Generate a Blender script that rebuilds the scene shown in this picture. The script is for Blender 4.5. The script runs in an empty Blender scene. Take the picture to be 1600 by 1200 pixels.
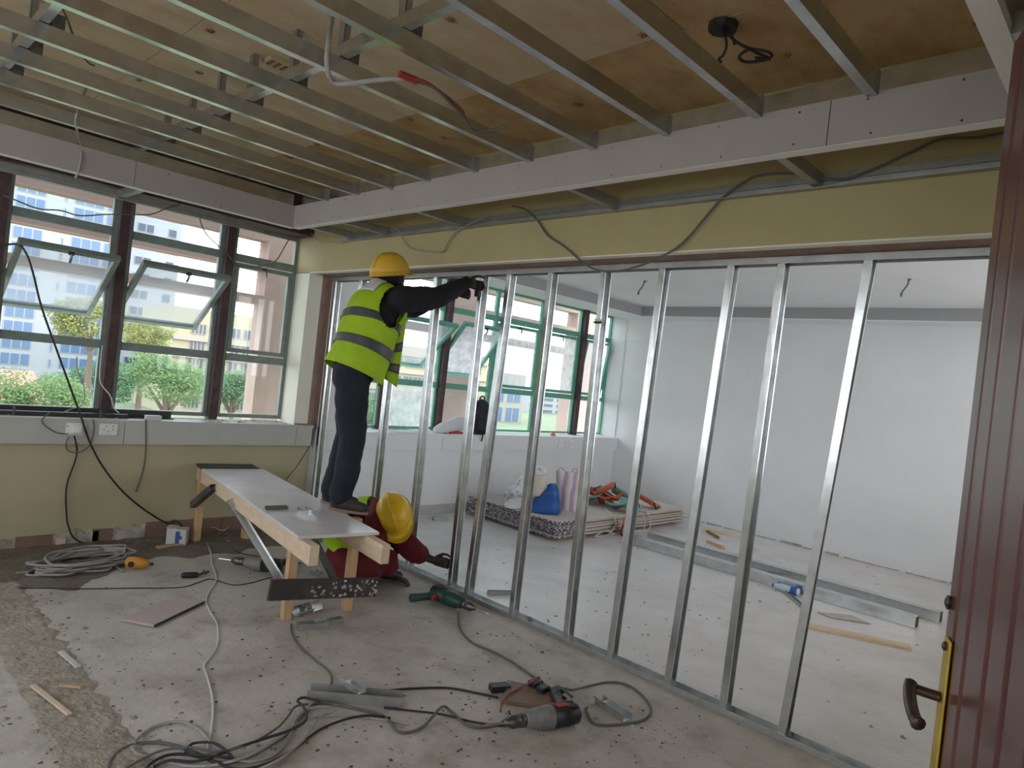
import bpy, bmesh, math, random
from mathutils import Vector, Matrix, noise
random.seed(7)
SC = bpy.context.scene
COL = SC.collection

# ------------------------------------------------------------------ camera
CAM = Vector((-3.29, -5.65, 1.55))
YAW, PIT, ROL, FPX = 0.801152, -0.0075905, 0.1100815, 1067.58
_f = Vector((math.sin(YAW) * math.cos(PIT), math.cos(YAW) * math.cos(PIT), math.sin(PIT)))
_r0 = Vector((math.cos(YAW), -math.sin(YAW), 0))
_u0 = _r0.cross(_f)
_r = _r0 * math.cos(ROL) + _u0 * math.sin(ROL)
_u = _u0 * math.cos(ROL) - _r0 * math.sin(ROL)
cd = bpy.data.cameras.new('camera')
cam = bpy.data.objects.new('camera', cd)
COL.objects.link(cam)
cd.sensor_width = 36.0
cd.lens = 36.0 * FPX / 1600.0
cd.clip_start = 0.05
cd.clip_end = 500
mw = Matrix.Identity(4)
for i in range(3):
    mw[i][0] = _r[i]; mw[i][1] = _u[i]; mw[i][2] = -_f[i]; mw[i][3] = CAM[i]
cam.matrix_world = mw
SC.camera = cam

# ------------------------------------------------------------------ sky, sun, exposure
W = bpy.data.worlds.new('sky')
SC.world = W
W.use_nodes = True
wn = W.node_tree.nodes; wl = W.node_tree.links
wn.clear()
wo = wn.new('ShaderNodeOutputWorld'); bg = wn.new('ShaderNodeBackground')
tc = wn.new('ShaderNodeTexCoord'); sx = wn.new('ShaderNodeSeparateXYZ')
cr = wn.new('ShaderNodeValToRGB')
cr.color_ramp.elements[0].position = 0.0; cr.color_ramp.elements[0].color = (0.93, 0.96, 1.0, 1)
cr.color_ramp.elements[1].position = 0.9; cr.color_ramp.elements[1].color = (0.74, 0.86, 1.0, 1)
wl.new(tc.outputs['Generated'], sx.inputs[0]); wl.new(sx.outputs['Z'], cr.inputs[0])
wl.new(cr.outputs[0], bg.inputs[0]); wl.new(bg.outputs[0], wo.inputs[0])
bg.inputs[1].default_value = 5.0
SC.view_settings.view_transform = 'Standard'
SC.view_settings.look = 'None'
SC.view_settings.exposure = 0.0
SC.view_settings.gamma = 1.0
SC.view_settings.use_curve_mapping = False
SC.cycles.max_bounces = 12
SC.cycles.diffuse_bounces = 8
SC.cycles.transparent_max_bounces = 16
SC.cycles.use_denoising = True

# ------------------------------------------------------------------ measuring helpers
def ray(px, py):
    return _f + _r * ((px - 800) / FPX) - _u * ((py - 600) / FPX)
def P(px, py, ax, v):            # point of the plane axis ax = v seen at a pixel
    d = ray(px, py)
    return CAM + d * ((v - CAM[ax]) / d[ax])
def FL(px, py, z=0.0):
    return P(px, py, 2, z)
def D(px, py, depth):
    return CAM + ray(px, py) * depth

# ------------------------------------------------------------------ materials
MATS = {}
def mat(name, c1, c2=None, scale=8.0, rough=0.75, metal=0.0, bump=0.0, bscale=None, detail=6.0,
        c3=None, c3scale=1.5, c3amt=0.5, stretch=None, spec=None, alpha=None, sheen=0.0, transl=0.0):
    m = bpy.data.materials.new(name)
    m.use_nodes = True
    nt = m.node_tree; N = nt.nodes; L = nt.links
    b = N['Principled BSDF']
    b.inputs['Roughness'].default_value = rough
    b.inputs['Metallic'].default_value = metal
    if spec is not None: b.inputs['Specular IOR Level'].default_value = spec
    col = None
    t = N.new('ShaderNodeTexCoord')
    src = t.outputs['Object']
    if stretch:
        mp = N.new('ShaderNodeMapping'); mp.inputs['Scale'].default_value = stretch
        L.new(src, mp.inputs[0]); src = mp.outputs[0]
    if c2 is not None:
        n = N.new('ShaderNodeTexNoise'); n.inputs['Scale'].default_value = scale
        n.inputs['Detail'].default_value = detail; n.inputs['Roughness'].default_value = 0.6
        L.new(src, n.inputs['Vector'])
        r = N.new('ShaderNodeValToRGB')
        r.color_ramp.elements[0].position = 0.35; r.color_ramp.elements[1].position = 0.66
        r.color_ramp.elements[0].color = (*c1, 1); r.color_ramp.elements[1].color = (*c2, 1)
        L.new(n.outputs['Fac'], r.inputs[0]); col = r.outputs[0]
        if c3 is not None:
            n2 = N.new('ShaderNodeTexNoise'); n2.inputs['Scale'].default_value = c3scale
            n2.inputs['Detail'].default_value = 8; n2.inputs['Roughness'].default_value = 0.65
            L.new(src, n2.inputs['Vector'])
            r2 = N.new('ShaderNodeValToRGB')
            r2.color_ramp.elements[0].position = 0.5; r2.color_ramp.elements[1].position = 0.68
            r2.color_ramp.elements[0].color = (0, 0, 0, 1)
            r2.color_ramp.elements[1].color = (c3amt, c3amt, c3amt, 1)
            L.new(n2.outputs['Fac'], r2.inputs[0])
            mx = N.new('ShaderNodeMix'); mx.data_type = 'RGBA'
            L.new(r2.outputs[0], mx.inputs[0]); L.new(col, mx.inputs[6])
            mx.inputs[7].default_value = (*c3, 1); col = mx.outputs[2]
        L.new(col, b.inputs['Base Color'])
    else:
        b.inputs['Base Color'].default_value = (*c1, 1)
    if bump > 0:
        nb = N.new('ShaderNodeTexNoise'); nb.inputs['Scale'].default_value = bscale or scale * 3
        nb.inputs['Detail'].default_value = 8
        L.new(src, nb.inputs['Vector'])
        bp = N.new('ShaderNodeBump'); bp.inputs['Strength'].default_value = bump
        bp.inputs['Distance'].default_value = 0.02
        L.new(nb.outputs['Fac'], bp.inputs['Height']); L.new(bp.outputs[0], b.inputs['Normal'])
    if transl > 0:
        out = N['Material Output']
        tr = N.new('ShaderNodeBsdfTranslucent'); ms = N.new('ShaderNodeMixShader')
        ms.inputs[0].default_value = transl
        if col is not None: L.new(col, tr.inputs[0])
        else: tr.inputs[0].default_value = (*c1, 1)
        L.new(b.outputs[0], ms.inputs[1]); L.new(tr.outputs[0], ms.inputs[2]); L.new(ms.outputs[0], out.inputs[0])
    MATS[name] = m
    return m

def glass_mat(name, tint, gloss=0.08, haze=0.0, hazecol=(0.8, 0.82, 0.84), hscale=6.0):
    m = bpy.data.materials.new(name); m.use_nodes = True
    nt = m.node_tree; N = nt.nodes; L = nt.links; N.clear()
    out = N.new('ShaderNodeOutputMaterial')
    tr = N.new('ShaderNodeBsdfTransparent'); tr.inputs[0].default_value = (*tint, 1)
    gl = N.new('ShaderNodeBsdfGlossy'); gl.inputs['Roughness'].default_value = 0.03
    fr = N.new('ShaderNodeLayerWeight'); fr.inputs[0].default_value = 0.25
    pw = N.new('ShaderNodeMath'); pw.operation = 'POWER'; pw.inputs[1].default_value = 3.0
    ml = N.new('ShaderNodeMath'); ml.operation = 'MULTIPLY_ADD'; ml.inputs[1].default_value = 0.4; ml.inputs[2].default_value = 0.03
    L.new(fr.outputs['Facing'], pw.inputs[0]); L.new(pw.outputs[0], ml.inputs[0])
    m1 = N.new('ShaderNodeMixShader')
    L.new(ml.outputs[0], m1.inputs[0]); L.new(tr.outputs[0], m1.inputs[1]); L.new(gl.outputs[0], m1.inputs[2])
    last = m1.outputs[0]
    if haze > 0:      # dust and paint smears on the pane
        tl = N.new('ShaderNodeBsdfTranslucent'); tl.inputs[0].default_value = (*hazecol, 1)
        df = N.new('ShaderNodeBsdfDiffuse'); df.inputs[0].default_value = (*hazecol, 1)
        ms = N.new('ShaderNodeMixShader'); ms.inputs[0].default_value = 0.35
        L.new(tl.outputs[0], ms.inputs[1]); L.new(df.outputs[0], ms.inputs[2])
        n = N.new('ShaderNodeTexNoise'); n.inputs['Scale'].default_value = hscale; n.inputs['Detail'].default_value = 6
        t = N.new('ShaderNodeTexCoord'); L.new(t.outputs['Object'], n.inputs['Vector'])
        mr = N.new('ShaderNodeMapRange'); mr.inputs[1].default_value = 0.3; mr.inputs[2].default_value = 0.7
        mr.inputs[3].default_value = haze * 0.4; mr.inputs[4].default_value = haze
        L.new(n.outputs['Fac'], mr.inputs[0])
        m2 = N.new('ShaderNodeMixShader')
        L.new(mr.outputs[0], m2.inputs[0]); L.new(last, m2.inputs[1]); L.new(ms.outputs[0], m2.inputs[2])
        last = m2.outputs[0]
    L.new(last, out.inputs[0])
    MATS[name] = m
    return m

mat('floor', (0.56, 0.515, 0.475), (0.45, 0.405, 0.365), scale=2.6, rough=0.6, bump=0.35, bscale=14, detail=10, c3=(0.29, 0.24, 0.195), c3scale=3.4, c3amt=0.75)
mat('floor_far', (0.70, 0.68, 0.68), (0.60, 0.575, 0.57), scale=2.2, rough=0.36, bump=0.22, bscale=12, detail=10, c3=(0.48, 0.44, 0.41), c3scale=2.4, c3amt=0.5)  # plaster dust; sky reflection is also put into the paler base
mat('floor_dirt', (0.20, 0.165, 0.13), (0.13, 0.105, 0.08), scale=7, rough=0.95, bump=0.6, bscale=30)
mat('chip', (0.13, 0.11, 0.095), (0.09, 0.075, 0.065), scale=20, rough=0.9)
mat('screed_dust', (0.44, 0.385, 0.325), (0.31, 0.265, 0.22), scale=9, rough=0.95, bump=0.7, bscale=40)
mat('rubble', (0.42, 0.37, 0.31), (0.26, 0.21, 0.165), scale=12, rough=0.95, bump=0.4)
mat('yellow_wall', (0.47, 0.42, 0.275), (0.44, 0.39, 0.25), scale=3, rough=0.6, bump=0.03, bscale=30, c3=(0.50, 0.44, 0.30), c3scale=1.3, c3amt=0.35)
mat('yellow_beam', (0.44, 0.37, 0.19), (0.41, 0.34, 0.175), scale=3, rough=0.65, bump=0.03, bscale=30)
mat('cream', (0.80, 0.775, 0.68), (0.76, 0.73, 0.63), scale=4, rough=0.7, bump=0.05, bscale=25)
mat('raw_plaster', (0.36, 0.235, 0.19), (0.27, 0.175, 0.145), scale=9, rough=0.95, bump=0.5, bscale=40)
mat('white_wall', (0.75, 0.75, 0.765), (0.71, 0.71, 0.725), scale=2, rough=0.7, bump=0.03, bscale=20, c3=(0.70, 0.70, 0.71), c3scale=0.9, c3amt=0.5)
mat('white_ceiling', (0.84, 0.84, 0.86), (0.80, 0.80, 0.825), scale=2, rough=0.8)
mat('cove_shade', (0.36, 0.36, 0.37), rough=0.8)  # shade on the tray's step faces, put into a darker base colour
mat('grey_skirting', (0.46, 0.45, 0.45), (0.40, 0.39, 0.39), scale=5, rough=0.9, bump=0.2)
mat('sill_board', (0.50, 0.50, 0.47), (0.46, 0.455, 0.43), scale=4, rough=0.55, c3=(0.55, 0.54, 0.50), c3scale=2.5, c3amt=0.4)
mat('brown_tile', (0.24, 0.15, 0.11), (0.20, 0.125, 0.095), scale=5, rough=0.55)
mat('plaster_break', (0.55, 0.52, 0.48), (0.30, 0.26, 0.22), scale=10, rough=0.95, bump=0.6, bscale=35)
mat('plywood', (0.58, 0.40, 0.205), (0.40, 0.245, 0.11), scale=3.2, rough=0.8, bump=0.15, bscale=20, c3=(0.62, 0.47, 0.28), c3scale=2.0, c3amt=0.7, stretch=(1, 1.8, 1))
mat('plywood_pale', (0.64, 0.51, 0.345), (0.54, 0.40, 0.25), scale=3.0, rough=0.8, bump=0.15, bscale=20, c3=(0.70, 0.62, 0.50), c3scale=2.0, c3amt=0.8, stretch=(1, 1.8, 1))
mat('galv', (0.68, 0.70, 0.70), (0.54, 0.56, 0.57), scale=14, rough=0.25, metal=0.95)
mat('galv_dull', (0.47, 0.47, 0.46), (0.37, 0.37, 0.37), scale=10, rough=0.5, metal=0.85)
mat('galv_dark', (0.20, 0.20, 0.20), (0.14, 0.14, 0.14), scale=10, rough=0.5, metal=0.8)
mat('gypsum_face', (0.40, 0.355, 0.345), (0.37, 0.33, 0.32), scale=2.5, rough=0.9)
mat('gypsum_edge', (0.80, 0.78, 0.77), rough=0.9)
mat('frame_near', (0.235, 0.285, 0.265), (0.18, 0.22, 0.205), scale=12, rough=0.5)
mat('frame_far', (0.14, 0.40, 0.30), (0.11, 0.33, 0.255), scale=12, rough=0.5)
mat('post_brown', (0.075, 0.035, 0.042), (0.05, 0.025, 0.03), scale=8, rough=0.6, c3=(0.22, 0.13, 0.10), c3scale=7, c3amt=0.35)
mat('concrete_fin', (0.46, 0.34, 0.30), (0.42, 0.31, 0.275), scale=4, rough=0.95, bump=0.1)
mat('black_metal', (0.02, 0.02, 0.022), (0.035, 0.035, 0.037), scale=10, rough=0.5)
mat('black_plastic', (0.018, 0.018, 0.02), rough=0.45)
mat('white_plastic', (0.78, 0.78, 0.76), rough=0.4)
mat('cable_black', (0.02, 0.02, 0.022), rough=0.55)
mat('cable_grey', (0.36, 0.35, 0.34), (0.30, 0.29, 0.28), scale=20, rough=0.6)
mat('cable_white', (0.60, 0.60, 0.61), rough=0.5)
mat('cable_darkgrey', (0.12, 0.12, 0.115), rough=0.6)
mat('cable_red', (0.30, 0.03, 0.03), rough=0.5)
mat('timber', (0.62, 0.41, 0.23), (0.50, 0.315, 0.165), scale=6, rough=0.75, stretch=(6, 6, 1), bump=0.08)
mat('timber_pale', (0.72, 0.58, 0.42), (0.62, 0.47, 0.32), scale=6, rough=0.8, stretch=(6, 1, 6), bump=0.08)
mat('timber_dark', (0.30, 0.18, 0.10), (0.23, 0.135, 0.075), scale=6, rough=0.8, stretch=(6, 6, 1))
mat('board_top', (0.68, 0.65, 0.665), (0.60, 0.57, 0.58), scale=5, rough=0.32, c3=(0.74, 0.72, 0.73), c3scale=3, c3amt=0.6)
mat('board_dark', (0.05, 0.043, 0.039), (0.032, 0.028, 0.026), scale=9, rough=0.7, c3=(0.16, 0.145, 0.13), c3scale=6, c3amt=0.3)
mat('pink_board', (0.52, 0.42, 0.41), (0.47, 0.375, 0.37), scale=4, rough=0.85)
mat('hivis', (0.50, 0.74, 0.025), (0.42, 0.64, 0.02), scale=5, rough=0.75, transl=0.25)
mat('hivis_trim', (0.46, 0.74, 0.05), rough=0.7)
mat('reflective', (0.075, 0.075, 0.08), (0.055, 0.055, 0.06), scale=30, rough=0.45)
mat('reflective_light', (0.66, 0.66, 0.68), (0.50, 0.50, 0.52), scale=8, rough=0.5, stretch=(6, 6, 0.6))
mat('navy', (0.006, 0.007, 0.011), (0.010, 0.011, 0.016), scale=9, rough=0.9, bump=0.25, bscale=9)
mat('denim', (0.008, 0.010, 0.019), (0.014, 0.017, 0.028), scale=7, rough=0.9, bump=0.3, bscale=7, c3=(0.03, 0.035, 0.05), c3scale=4, c3amt=0.3)
mat('red_cloth', (0.15, 0.010, 0.016), (0.09, 0.007, 0.011), scale=6, rough=0.9, bump=0.25, bscale=8)
mat('skin_dark', (0.036, 0.019, 0.014), (0.027, 0.015, 0.011), scale=8, rough=0.55)
mat('hair_black', (0.010, 0.009, 0.008), rough=0.8)
mat('eye_white', (0.55, 0.53, 0.50), rough=0.3)
mat('lip', (0.075, 0.030, 0.025), rough=0.5)
mat('helmet', (0.80, 0.50, 0.02), (0.76, 0.46, 0.018), scale=4, rough=0.32)
mat('helmet_dirty', (0.70, 0.43, 0.04), (0.64, 0.39, 0.04), scale=5, rough=0.5)
mat('shoe', (0.045, 0.036, 0.032), (0.03, 0.024, 0.021), scale=12, rough=0.8)
mat('shoe_sole', (0.22, 0.16, 0.13), rough=0.85)
mat('orange_cloth', (0.60, 0.30, 0.18), rough=0.85)
mat('drill_grey', (0.24, 0.235, 0.23), (0.16, 0.155, 0.15), scale=20, rough=0.5)
mat('drill_green', (0.016, 0.075, 0.055), (0.012, 0.05, 0.04), scale=12, rough=0.45)
mat('drill_red', (0.40, 0.03, 0.04), rough=0.5)
mat('chrome', (0.55, 0.55, 0.56), rough=0.25, metal=1.0)
mat('steel_dark', (0.16, 0.155, 0.15), rough=0.4, metal=0.9)
mat('orange_plastic', (0.62, 0.28, 0.02), (0.52, 0.22, 0.02), scale=9, rough=0.6)
mat('carton_white', (0.62, 0.62, 0.62), (0.54, 0.54, 0.54), scale=6, rough=0.8)
mat('print_blue', (0.03, 0.10, 0.30), rough=0.7)
mat('gyp_print', (0.012, 0.018, 0.06), rough=0.7)
mat('gyp_tape', (0.62, 0.62, 0.66), rough=0.7)
mat('gyp_paper', (0.60, 0.53, 0.475), (0.55, 0.48, 0.43), scale=3, rough=0.9)
mat('gyp_core', (0.52, 0.49, 0.46), (0.40, 0.375, 0.35), scale=12, rough=0.95)
mat('bag_white', (0.74, 0.74, 0.76), (0.66, 0.66, 0.68), scale=5, rough=0.6, transl=0.2)
mat('bag_blue', (0.012, 0.10, 0.38), (0.010, 0.075, 0.29), scale=8, rough=0.45)
mat('bag_ink', (0.03, 0.03, 0.08), rough=0.7)
mat('bag_stripe_pink', (0.62, 0.25, 0.34), rough=0.6)
mat('bag_stripe_blue', (0.28, 0.40, 0.58), rough=0.6)
mat('bag_stripe_tan', (0.62, 0.54, 0.44), rough=0.6)
mat('pad_orange', (0.66, 0.16, 0.09), (0.56, 0.125, 0.07), scale=8, rough=0.8)
mat('pad_teal', (0.20, 0.42, 0.40), (0.16, 0.35, 0.335), scale=8, rough=0.8)
mat('string_pale', (0.66, 0.62, 0.54), rough=0.9)
mat('backpack', (0.012, 0.013, 0.018), (0.022, 0.023, 0.03), scale=12, rough=0.8)
mat('door_wood', (0.125, 0.05, 0.042), (0.095, 0.038, 0.033), scale=3, rough=0.24, stretch=(6, 6, 0.5))
mat('brass', (0.62, 0.43, 0.06), (0.48, 0.32, 0.05), scale=12, rough=0.4, metal=0.6)
mat('handle_metal', (0.10, 0.07, 0.055), (0.07, 0.05, 0.04), scale=20, rough=0.4, metal=0.7)
mat('tower_white', (0.34, 0.35, 0.37), rough=0.9)
mat('tower_glass', (0.085, 0.15, 0.26), rough=0.25)
mat('tower_glass_dark', (0.05, 0.07, 0.10), rough=0.25)
mat('yellow_block', (0.36, 0.32, 0.22), rough=0.9)
mat('pale_block', (0.34, 0.31, 0.27), rough=0.9)
mat('block_glass', (0.08, 0.09, 0.11), rough=0.3)
mat('leaf_green', (0.12, 0.20, 0.07), (0.18, 0.27, 0.10), scale=0.9, rough=0.8, transl=0.3)
mat('leaf_yellow', (0.27, 0.26, 0.07), (0.18, 0.22, 0.07), scale=0.9, rough=0.8, transl=0.3)
mat('leaf_dark', (0.09, 0.17, 0.085), (0.14, 0.23, 0.115), scale=0.9, rough=0.8, transl=0.3)
mat('bark', (0.16, 0.12, 0.09), rough=0.9)
mat('grass', (0.15, 0.19, 0.10), (0.20, 0.23, 0.13), scale=0.3, rough=0.95)
mat('roof_red', (0.50, 0.21, 0.15), rough=0.9)
mat('bottle', (0.55, 0.66, 0.78), rough=0.2)
mat('bottle_label', (0.04, 0.12, 0.42), rough=0.5)
mat('socket_mark', (0.20, 0.20, 0.20), rough=0.6)
glass_mat('glass', (0.93, 0.95, 0.95))
glass_mat('glass_dirty', (0.88, 0.90, 0.90), haze=0.30, hazecol=(0.75, 0.78, 0.82), hscale=3)
glass_mat('glass_frosted', (0.85, 0.87, 0.88), haze=0.55, hazecol=(0.82, 0.84, 0.86), hscale=14)

# ------------------------------------------------------------------ mesh helpers
class MB:
    def __init__(s):
        s.v = []; s.f = []; s.m = []; s.slots = []
    def slot(s, m):
        if m not in s.slots: s.slots.append(m)
        return s.slots.index(m)
    def add(s, verts, faces, m=None):
        o = len(s.v); k = s.slot(m) if m else 0
        s.v += [tuple(v) for v in verts]
        for f in faces:
            s.f.append(tuple(o + i for i in f)); s.m.append(k)
    def box(s, lo, hi, m=None, M=None):
        x0, y0, z0 = lo; x1, y1, z1 = hi
        vs = [Vector(p) for p in ((x0,y0,z0),(x1,y0,z0),(x1,y1,z0),(x0,y1,z0),(x0,y0,z1),(x1,y0,z1),(x1,y1,z1),(x0,y1,z1))]
        if M is not None: vs = [M @ v for v in vs]
        s.add(vs, ((0,3,2,1),(4,5,6,7),(0,1,5,4),(1,2,6,5),(2,3,7,6),(3,0,4,7)), m)
    def beam(s, a, b, w, h, m=None, up=Vector((0, 0, 1)), off=(0, 0)):
        # box of width w (sideways) and height h (along up) from a to b
        s.prism(a, b, [(-w/2+off[0], -h/2+off[1]), (w/2+off[0], -h/2+off[1]), (w/2+off[0], h/2+off[1]), (-w/2+off[0], h/2+off[1])], m, up)
    def prism(s, a, b, prof, m=None, up=Vector((0, 0, 1)), closed=True):
        a = Vector(a); b = Vector(b); d = (b - a).normalized()
        up = Vector(up)
        if abs(d.dot(up)) > 0.99: up = Vector((0, 1, 0))
        sd = d.cross(up).normalized(); uu = sd.cross(d).normalized()
        n = len(prof)
        vs = [a + sd * p[0] + uu * p[1] for p in prof] + [b + sd * p[0] + uu * p[1] for p in prof]
        fs = [(i, (i + 1) % n, n + (i + 1) % n, n + i) for i in range(n)]
        fs.append(tuple(range(n - 1, -1, -1))); fs.append(tuple(range(n, 2 * n)))
        s.add(vs, fs, m)
    def tube(s, pts, r, m=None, n=6, cap=True):
        pts = [Vector(p) for p in pts]
        k = len(pts); rs = r if isinstance(r, (list, tuple)) else [r] * k
        prev = None; vs = []
        for i, p in enumerate(pts):
            t = (pts[min(i + 1, k - 1)] - pts[max(i - 1, 0)])
            t = t.normalized() if t.length > 1e-9 else Vector((0, 0, 1))
            if prev is None:
                ref = Vector((0, 0, 1)) if abs(t.z) < 0.9 else Vector((1, 0, 0))
                nx = t.cross(ref).normalized()
            else:
                nx = prev - t * prev.dot(t)
                nx = nx.normalized() if nx.length > 1e-6 else t.orthogonal().normalized()
            ny = t.cross(nx); prev = nx
            for j in range(n):
                a = 2 * math.pi * j / n
                vs.append(p + (nx * math.cos(a) + ny * math.sin(a)) * rs[i])
        fs = []
        for i in range(k - 1):
            for j in range(n):
                fs.append((i*n+j, i*n+(j+1)%n, (i+1)*n+(j+1)%n, (i+1)*n+j))
        if cap:
            fs.append(tuple(range(n - 1, -1, -1))); fs.append(tuple((k-1)*n + j for j in range(n)))
        s.add(vs, fs, m)
    def lathe(s, prof, M=None, n=16, m=None):     # prof: (radius, height) about local z
        vs = []
        for r_, z in prof:
            for j in range(n):
                a = 2 * math.pi * j / n
                v = Vector((r_ * math.cos(a), r_ * math.sin(a), z))
                vs.append(M @ v if M is not None else v)
        fs = []
        for i in range(len(prof) - 1):
            for j in range(n):
                fs.append((i*n+j, i*n+(j+1)%n, (i+1)*n+(j+1)%n, (i+1)*n+j))
        fs.append(tuple(range(n - 1, -1, -1))); fs.append(tuple((len(prof)-1)*n + j for j in range(n)))
        s.add(vs, fs, m)
    def build(s, name, material=None, parent=None, smooth=False, bevel=0.0, solid=0.0):
        me = bpy.data.meshes.new(name)
        me.from_pydata(s.v, [], s.f)
        for k in s.slots: me.materials.append(MATS[k] if k else MATS[material])
        if not s.slots: me.materials.append(MATS[material])
        if s.slots:
            for p, k in zip(me.polygons, s.m): p.material_index = k
        me.update()
        bm = bmesh.new(); bm.from_mesh(me)
        bmesh.ops.recalc_face_normals(bm, faces=bm.faces)
        bm.to_mesh(me); bm.free()
        if smooth:
            for p in me.polygons: p.use_smooth = True
        o = bpy.data.objects.new(name, me); COL.objects.link(o)
        if parent is not None: adopt(o, parent)
        if solid:
            md = o.modifiers.new('thickness', 'SOLIDIFY'); md.thickness = solid; md.offset = 0
        if bevel:
            md = o.modifiers.new('bevel', 'BEVEL'); md.width = bevel; md.segments = 2; md.limit_method = 'ANGLE'
        return o

def adopt(o, p):                  # parent o to p, o stays where it is in the world
    o.parent = p
    if p.type == 'EMPTY': o.matrix_parent_inverse = Matrix.Translation(p.location).inverted()

def spline(pts, sub=8):
    pts = [Vector(p) for p in pts]; out = []
    for i in range(len(pts) - 1):
        p0 = pts[max(i - 1, 0)]; p1 = pts[i]; p2 = pts[i + 1]; p3 = pts[min(i + 2, len(pts) - 1)]
        for k in range(sub):
            t = k / sub
            out.append(0.5 * ((2*p1) + (p2-p0)*t + (2*p0-5*p1+4*p2-p3)*t*t + (3*p1-p0-3*p2+p3)*t**3))
    out.append(pts[-1]); return out

def empty(name, loc=(0, 0, 0)):
    o = bpy.data.objects.new(name, None); COL.objects.link(o); o.location = loc
    o.empty_display_size = 0.1
    return o
def tag(o, label=None, cat=None, group=None, kind=None):
    if label: o['label'] = label
    if cat: o['category'] = cat
    if group: o['group'] = group
    if kind: o['kind'] = kind
    return o
def thing(name, label, cat, group=None, loc=(0, 0, 0)):
    return tag(empty(name, loc), label, cat, group)
def shift_copy(o, delta, parent=None):       # a copy of a mesh object, moved, sharing its mesh
    c = o.copy(); COL.objects.link(c); c.location = o.location + Vector(delta)
    if parent is not None: adopt(c, parent)
    return c
def struct(o, label=None):
    o['kind'] = 'structure'
    if label: o['label'] = label
    return o
def one(mb, name, material, label, cat, group=None, **k):
    return tag(mb.build(name, material, **k), label, cat, group)
def cprof(w, h, lip=0.007, t=0.002):
    # C section: web on the left (x = 0), open to the right; w flange width, h web height, centred in height
    a = h / 2
    return [(0, -a), (w, -a), (w, -a + lip), (w - t, -a + lip), (w - t, -a + t), (t, -a + t), (t, a - t), (w - t, a - t), (w - t, a - lip), (w, a - lip), (w, a), (0, a)]
# ================================================================== THE SETTING
ZS = 3.04          # underside of the plywood deck
ZB = 2.55          # bottom of the bulkhead
b = MB(); b.box((-6.4, -8.2, -0.25), (0.035, 0.3, 0.0))
floor = struct(b.build('floor', 'floor'), 'bare dusty concrete floor of the near room')
b = MB(); b.box((0.035, -8.2, -0.25), (4.95, 0.3, 0.0))
struct(b.build('floor_far', 'floor_far'), 'pale dusty screed floor of the far room')
# earth and dirt left along the foot of the window wall
b = MB(); nx, ny = 120, 40
for i in range(nx + 1):
    x = -3.4 + 3.36 * i / nx
    dep = 0.62 + .22 * noise.noise(Vector((x * 1.7, 0, 9))) + .10 * noise.noise(Vector((x * 6, 0, 4))) + .30 * max(0, min(1, (-1.55 - x) * 2)) - .12 * max(0, x + .9)
    for j in range(ny + 1):
        t = j / ny; y = -0.002 - dep * t
        h = .012 + .010 * noise.noise(Vector((x * 9, y * 9, 1))) + .006 * noise.noise(Vector((x * 30, y * 30, 2)))
        b.v.append((x, y + .02 * noise.noise(Vector((x * 25, j, 0))) * t, max(.0006, h * (1 - t ** 3))))
for i in range(nx):
    for j in range(ny):
        a = i * (ny + 1) + j; b.f.append((a, a + 1, a + ny + 2, a + ny + 1)); b.m.append(0)
o = b.build('dirt_layer', 'floor_dirt', parent=floor, smooth=True); o['kind'] = 'stuff'; o['label'] = 'dark layer of earth and dust'
# hacked strip across the floor where a wall was taken out
b = MB(); nx, ny = 26, 190
rng = random.Random(3)
ed = [(noise.noise(Vector((0.0, j * 0.11, 1.0))) * 0.022, noise.noise(Vector((5.0, j * 0.17, 2.0))) * 0.045) for j in range(ny + 1)]
for j in range(ny + 1):
    y = -0.75 - 2.75 * j / ny
    for i in range(nx + 1):
        t = i / nx
        x = (-2.56 + ed[j][0]) * (1 - t) + (-2.30 + ed[j][1]) * t
        e = min(t, 1 - t) * 8
        h = noise.noise(Vector((x * 22, y * 22, 0))) * 0.005 + noise.noise(Vector((x * 55, y * 55, 3))) * 0.004 + 0.006
        b.v.append((x, y, max(0.0005, h * min(1, e) + 0.001)))
for j in range(ny):
    for i in range(nx):
        a = j * (nx + 1) + i
        b.f.append((a, a + 1, a + nx + 2, a + nx + 1)); b.m.append(0)
o = b.build('hacked_strip', 'screed_dust', parent=floor, smooth=False); o['kind'] = 'stuff'
o['label'] = 'rough brown strip of hacked screed'

# window wall: low part, near (yellow) and far (white)
b = MB()
b.box((-6.4, 0.0, 0.0), (-0.02, 0.3, 0.90), 'yellow_wall')
b.box((-0.02, 0.0, 0.0), (4.95, 0.3, 0.86), 'white_wall')
b.box((-6.4, 0.0, 2.62), (-0.21, 0.3, 3.3), 'post_brown')
b.box((0.37, 0.0, 2.60), (4.95, 0.3, 3.3), 'white_wall')
b.box((-6.4, 0.0, 0.90), (-5.70, 0.3, 2.62), 'yellow_wall')
b.box((4.735, 0.0, 0.86), (4.95, 0.3, 2.60), 'white_wall')
wall_w = struct(b.build('wall_window', 'yellow_wall'), 'low yellow and white wall under the windows')
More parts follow.
